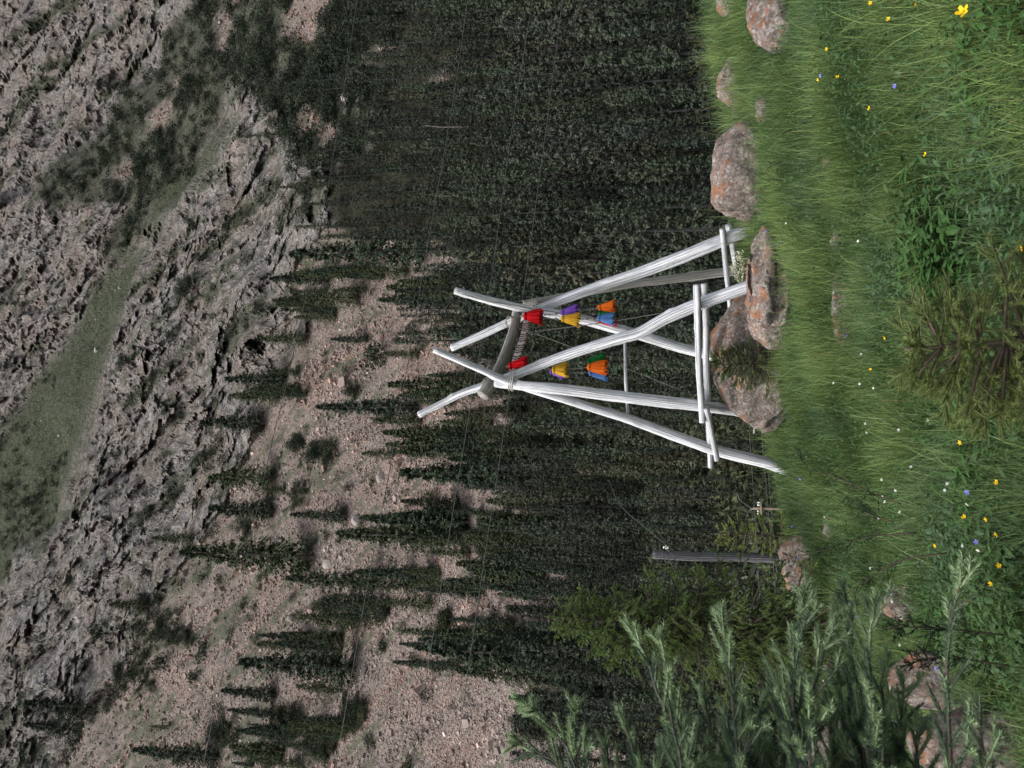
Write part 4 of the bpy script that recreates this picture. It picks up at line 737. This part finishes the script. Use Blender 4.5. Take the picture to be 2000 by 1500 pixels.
feathery([(1745, 1020), (1690, 1000), (1640, 960)], 4.7, 'short dark stemmed herb beside the long leaning one', 'feathery_herb', 'herb', (.032, .055, .025), .13, 26, .003, .004)
feathery([(1790, 1040), (1690, 1050), (1600, 1075), (1525, 1095)], 4.4, 'dark arching herb in front of the low grey stone', 'feathery_herb', 'herb', (.03, .05, .024), .13, 34, .003, .004)
feathery([(1850, 1080), (1760, 1095), (1690, 1135), (1640, 1170)], 3.9, 'dark arching herb in front of the bright orange stone', 'feathery_herb', 'herb', (.03, .05, .024), .12, 34, .003, .004)
feathery([(1960, 1240), (1860, 1230), (1780, 1225), (1735, 1225)], 3.2, 'feathery herb clump under the near grey green branches', 'feathery_herb', 'herb', (.035, .055, .03), .12, 44, .003, .004)
feathery([(1970, 1300), (1900, 1290), (1820, 1285), (1770, 1300)], 3.1, 'dark feathery herb lowest under the near branches', 'feathery_herb', 'herb', (.03, .05, .028), .12, 44, .003, .004)
for k, (y, x, dd) in enumerate(((75, 1390, 10.3), (40, 1385, 10.4), (210, 1395, 10.2), (225, 1400, 10.1), (95, 1400, 10.2), (130, 1395, 10.3), (160, 1398, 10.2), (262, 1405, 9.9))):
    feathery([(x + 30, y), (x - 5, y + 1), (x - 35 - 8 * (k % 3), y + (4, -8, 12)[k % 3])], dd, 'thin stalk with a feathery head standing on the meadow rim', 'feathery_herb', 'herb', (.085, .10, .04), .1, 14, .003, .003)
for o in list(COL.objects):
    if o.name.startswith('feathery_herb') and o.get('label', '').startswith('thin stalk'): o['group'] = 'thin stalks on the meadow rim'

# ------------------------------------------------------------------ flowers
def stemmed(name, X, Y, d, label, group, kind, size, stem_h=None):
    c = at(X, Y, d); g = float(ground(c[0], c[1])); r = np.random.default_rng(int(X * 7 + Y)); o = thing(name, (c[0], c[1], g), label, 'flower', group)
    tube_ = tube(MB(), spline([(c[0] + r.normal(0, .01), c[1], g - .02), (c[0] + r.normal(0, .015), c[1], (g + c[2]) / 2), c], 7), .0018, 4, (.09, .14, .045)); part(tube_, 'stem', M['leaf'], o)
    mb = MB(); ax = unit(np.array([r.normal(0, .35), -.5 + r.normal(0, .3), 1.])); e = unit(np.cross(ax, [1, .1, 0])); f = np.cross(ax, e)
    col, n, cup, wid = dict(yellow=((.85, .55, .01), 5, .55, .62), violet=((.22, .19, .62), 5, .35, .6), white=((.72, .74, .70), 5, .2, .55))[kind]
    for k in range(n):
        a = 6.283 * k / n + r.normal(0, .15); dr = np.cos(a) * e + np.sin(a) * f; sd = np.cross(ax, dr); pts = [c, c + (dr * .45 + ax * cup * .35 + sd * wid * .5) * size, c + (dr * .95 + ax * cup + sd * wid * .42) * size, c + (dr * 1.08 + ax * cup * 1.05) * size, c + (dr * .95 + ax * cup - sd * wid * .42) * size, c + (dr * .45 + ax * cup * .35 - sd * wid * .5) * size]
        mb.add(pts, [np.array([[0, 1, 5], [1, 4, 5], [1, 2, 4], [2, 3, 4]])], np.array(col) * r.uniform(.85, 1.12))
    V, Fc = ico(1); mb.add(V * size * .22 + c + ax * size * .2, Fc, (.55, .33, .02) if kind != 'violet' else (.3, .25, .5)); part(mb, 'petals', M['petal'], o, False)
YL = 'yellow poppy like flower open on a thin stem in the meadow grass'
special = {(1882, 24): 'largest yellow flower, near the top right corner of the photo', (1808, 302): 'single yellow flower in front of the largest boulder', (1729, 660): 'yellow flower beside the olive spruce sapling tip', (1876, 864): 'yellow flower at the left side of the olive sapling', (1827, 1065): 'yellow flower standing apart behind the row of yellow flowers', (1784, 1348): 'small yellow flower under the grey green spruce', (1698, 212): 'yellow flower alone in pale grass below the small grey and orange stone'}
for (x, y) in [(1882, 24), (1790, 10), (1735, 38), (1700, 6), (1615, 96), (1598, 155), (1636, 150), (1698, 212), (1808, 302), (1729, 660), (1701, 722), (1876, 864), (1996, 486), (1962, 726), (1947, 942), (1883, 1010), (1927, 1014), (1947, 1044), (1827, 1065), (1952, 1104), (1936, 1140), (1889, 1176), (1784, 1348)]:
    d = gdepth(x, y, .24); stemmed('yellow_flower', x, y, d, special.get((x, y), YL), 'yellow flowers in the meadow', 'yellow', .024 if (x, y) == (1882, 24) else .0108)
for (x, y) in [(1603, 148), (1563, 936), (1889, 962), (1547, 1029), (1559, 1089), (1548, 1103), (1907, 1059), (1829, 1306), (1752, 1410), (1840, 1325), (1655, 655), (1497, 452), (1525, 470), (1517, 478), (1660, 1180), (1675, 1205), (1612, 1396), (1748, 168)]:
    stemmed('violet_flower', x, y, gdepth(x, y, .2), 'small violet bell flower among the meadow grass', 'violet flowers in the meadow', 'violet', .0125)
r_ = np.random.default_rng(5)
WH = [(1722, 937), (1724, 970), (1749, 958), (1779, 912), (1757, 1000), (1716, 1012), (1728, 980), (1610, 1010), (1850, 945), (1889, 985), (1845, 958), (1757, 1260), (1636, 1255), (1600, 1210), (1580, 1105), (1690, 828), (1693, 845), (1755, 840), (1812, 820), (1682, 692), (1628, 748), (1679, 750), (1706, 758), (1880, 1066), (1910, 1075), (1740, 1160), (1742, 1175), (1640, 1320), (1620, 1300), (1608, 1330), (1590, 1240), (1595, 1185), (1700, 1110), (1525, 435), (1535, 436), (1628, 572), (1676, 471)]
for (x, y) in WH: stemmed('white_flower', x, y, gdepth(x, y, .2), 'tiny white flower dotted in the meadow grass', 'white flowers in the meadow', 'white', .009)
# cream flowered plant behind the layered ledge
c0 = at(1478, 525, 8.9); o = thing('cream_flower_plant', c0, 'bushy plant with cream flower clusters behind the layered ledge', 'plant'); mbp, mbs = MB(), MB(); r = np.random.default_rng(77)
for k in range(70):
    X, Y = r.uniform(1428, 1462), r.uniform(492, 556); 
    if (X - 1440) < abs(Y - 524) * .5 - 12: continue
    c = at(X, Y, 8.9 + r.normal(0, .08)); tube(mbs, spline([c0 + [r.normal(0, .05), 0, -.1], (c0 + c) / 2 + r.normal(0, .02, 3), c], 6), .002, 3, (.10, .14, .06), caps=False); V, Fc = ico(1)
    for j in range(7): mbp.add(V * r.uniform(.006, .012) + c + r.normal(0, .018, 3), Fc, np.array((.60, .60, .42)) * r.uniform(.7, 1.15))
part(mbs, 'stems', M['leaf'], o); part(mbp, 'blossom', M['petal'], o)

# ------------------------------------------------------------------ grass and leafy herbs (nobody could count them)
def blades(n, yr, hmu, wmu, seed, xr=None):
    r = np.random.default_rng(seed); y = r.uniform(yr[0], yr[1], n); x = (r.uniform(-.62, .62, n)) * (y + 1.2) if xr is None else r.uniform(*xr, n)
    q = np.stack([x * 1.3, y * 1.3, 0 * x], -1); cl = fbm(q, 3, 131); k = (r.random(n) < .75 + .9 * cl) & ~on_rock(x, y); x, y, cl, q = x[k], y[k], cl[k], q[k]; n = len(x); z = ground(x, y)
    tuft = noise(q * 3.1, 133); h = hmu * np.exp(r.normal(0, .36, n)) * (1 + .8 * cl + 1.0 * tuft); h = np.clip(h, .03, .6) * np.where(np.any([((x - b[0]) / (b[2] * 1.1)) ** 2 + ((y - b[1] + .15) / (b[3] + .3)) ** 2 < 1 for b in BOULD], 0), .6, 1); wind = fbm(q * .8, 2, 135) * 5
    a = r.uniform(0, 6.283, n) * .75 + wind; bend = np.abs(r.normal(.38, .26, n)) + .15 * np.maximum(0, noise(q * 2.3, 137)) * 2; d = np.stack([np.cos(a), np.sin(a), 0 * a], -1); f = a + r.normal(1.5, .5, n); s = np.stack([np.cos(f), np.sin(f), 0 * f], -1) * (wmu * r.uniform(.6, 1.3, n))[:, None] * .5
    p = np.stack([x, y, z - .01], -1); up = np.array([0, 0, 1.]); L = [p]
    for t in (.36, .72, 1.): L.append(p + (d * (bend * t ** 2)[:, None] + up * (t * (1 - .35 * bend * t))[:, None]) * h[:, None])
    V = np.stack([L[0] - s, L[0] + s, L[1] - s * .9, L[1] + s * .9, L[2] - s * .6, L[2] + s * .6, L[3]], 1)
    m = np.clip(.42 + 1.5 * cl + .5 * tuft + r.normal(0, .3, n), 0, 1)[:, None]; c = (1 - m) * np.array([.044, .088, .028]) + m * np.array([.138, .20, .06]); bl = (noise(q * .7, 139) > .12)[:, None] * r.random((n, 1)); c = c * (1 - bl * .5) + bl * .5 * np.array([.07, .125, .08]); c = c * r.uniform(.55, 1.5, (n, 1))
    dry = r.random(n) < .018; c[dry] = np.array([.25, .21, .10]) * r.uniform(.6, 1.2, (dry.sum(), 1))
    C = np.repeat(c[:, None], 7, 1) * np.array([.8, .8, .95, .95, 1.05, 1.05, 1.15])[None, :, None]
    F_ = np.array([[0, 1, 3], [0, 3, 2], [2, 3, 5], [2, 5, 4], [4, 5, 6]]); return V, F_, C
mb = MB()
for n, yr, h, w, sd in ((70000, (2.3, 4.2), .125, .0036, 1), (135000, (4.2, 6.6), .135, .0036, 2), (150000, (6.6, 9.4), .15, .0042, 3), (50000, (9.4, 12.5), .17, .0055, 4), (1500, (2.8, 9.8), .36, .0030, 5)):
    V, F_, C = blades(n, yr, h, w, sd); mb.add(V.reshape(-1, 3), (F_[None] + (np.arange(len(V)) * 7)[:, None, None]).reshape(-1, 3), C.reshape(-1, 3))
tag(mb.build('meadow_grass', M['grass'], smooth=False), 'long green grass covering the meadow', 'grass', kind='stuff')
def leaves(n, seed, region, size, col, mb, hr):
    r = np.random.default_rng(seed); x, y = region(r, n); k = ~on_rock(x, y); x, y = x[k], y[k]; n = len(x); p = np.stack([x, y, ground(x, y) + r.uniform(*hr, n)], -1); a = r.uniform(0, 6.283, n); d = np.stack([np.cos(a), np.sin(a), r.uniform(.1, .9, n)], -1); d = unit(d); s = unit(np.cross(d, [0, 0, 1.])); L = size * r.uniform(.6, 1.35, n)[:, None]; w = L * r.uniform(.14, .24, (n, 1)); dn = np.array([0, 0, -1.]) * L * .22
    V = np.stack([p, p + d * L * .35 + s * w, p + d * L * .4 - dn * .25, p + d * L * .35 - s * w, p + d * L * .75 + s * w * .7 + dn * .3, p + d * L * .75 - s * w * .7 + dn * .3, p + d * L + dn], 1)
    F_ = np.array([[0, 1, 2], [0, 2, 3], [1, 4, 2], [2, 4, 6], [2, 6, 5], [2, 5, 3]]); C = np.repeat((np.array(col) * r.uniform(.7, 1.35, (n, 1)))[:, None], 7, 1); mb.add(V.reshape(-1, 3), (F_[None] + (np.arange(n) * 7)[:, None, None]).reshape(-1, 3), C.reshape(-1, 3))
mb = MB()
def patch(cx, cy, sd): return lambda r, n: (r.normal(cx, sd, n), r.normal(cy, sd * 1.1, n))
for k, (X, Y, sd, n, sz) in enumerate([(1830, 500, .17, 420, .085), (1790, 440, .16, 260, .07), (1760, 560, .13, 260, .045), (1900, 950, .2, 380, .06), (1950, 1150, .2, 420, .07), (1880, 1060, .2, 300, .055), (1960, 60, .22, 420, .06), (1900, 160, .2, 260, .055), (1960, 330, .2, 260, .05), (1900, 800, .2, 300, .05), (1640, 20, .25, 260, .05), (1500, 440, .2, 240, .05), (1760, 1000, .25, 260, .045), (1980, 820, .2, 300, .06), (1700, 160, .3, 300, .04), (1850, 1250, .25, 320, .055)]):
    d = gdepth(X, Y, .08); c = at(X, Y, d); leaves(n, 400 + k, patch(c[0], c[1], sd), sz, ((.035, .085, .02), (.045, .09, .028), (.05, .095, .045))[k % 3], mb, (.02, .17))
leaves(30000, 450, lambda r, n: ((lambda y: (r.uniform(-.55, .55, n) * (y + 1), y))(r.uniform(2.6, 8.5, n))), .034, (.042, .09, .03), mb, (.01, .16))
tag(mb.build('leafy_herbs', M['leaf'], smooth=False), 'broad leaved herbs growing among the meadow grass', 'herbs', kind='stuff')
# ------------------------------------------------------------------ light: bright overcast
w = bpy.data.worlds.new('World'); S.world = w; w.use_nodes = True; wt = w.node_tree; bg = wt.nodes['Background']
sky = wt.nodes.new('ShaderNodeTexSky'); sky.sky_type = 'NISHITA'; sky.sun_disc = False; SUN_EL, SUN_AZ = math.radians(58), math.radians(235)
sky.sun_elevation = SUN_EL; sky.sun_rotation = SUN_AZ; sky.dust_density = 4; sky.ozone_density = .6
hs = wt.nodes.new('ShaderNodeHueSaturation'); hs.inputs['Saturation'].default_value = .45
wt.links.new(sky.outputs[0], hs.inputs['Color']); wt.links.new(hs.outputs[0], bg.inputs[0]); bg.inputs[1].default_value = .125
sd = bpy.data.lights.new('sun', 'SUN'); sd.energy = 1.5; sd.angle = math.radians(15); sd.color = (1, .965, .92); so = bpy.data.objects.new('sun', sd); COL.objects.link(so)
dv = Vector((math.sin(SUN_AZ) * math.cos(SUN_EL), math.cos(SUN_AZ) * math.cos(SUN_EL), math.sin(SUN_EL))); so.rotation_euler = dv.to_track_quat('Z', 'Y').to_euler()
S.view_settings.view_transform = 'Standard'; S.view_settings.look = 'None'; S.view_settings.exposure = 1.1; S.view_settings.gamma = 1
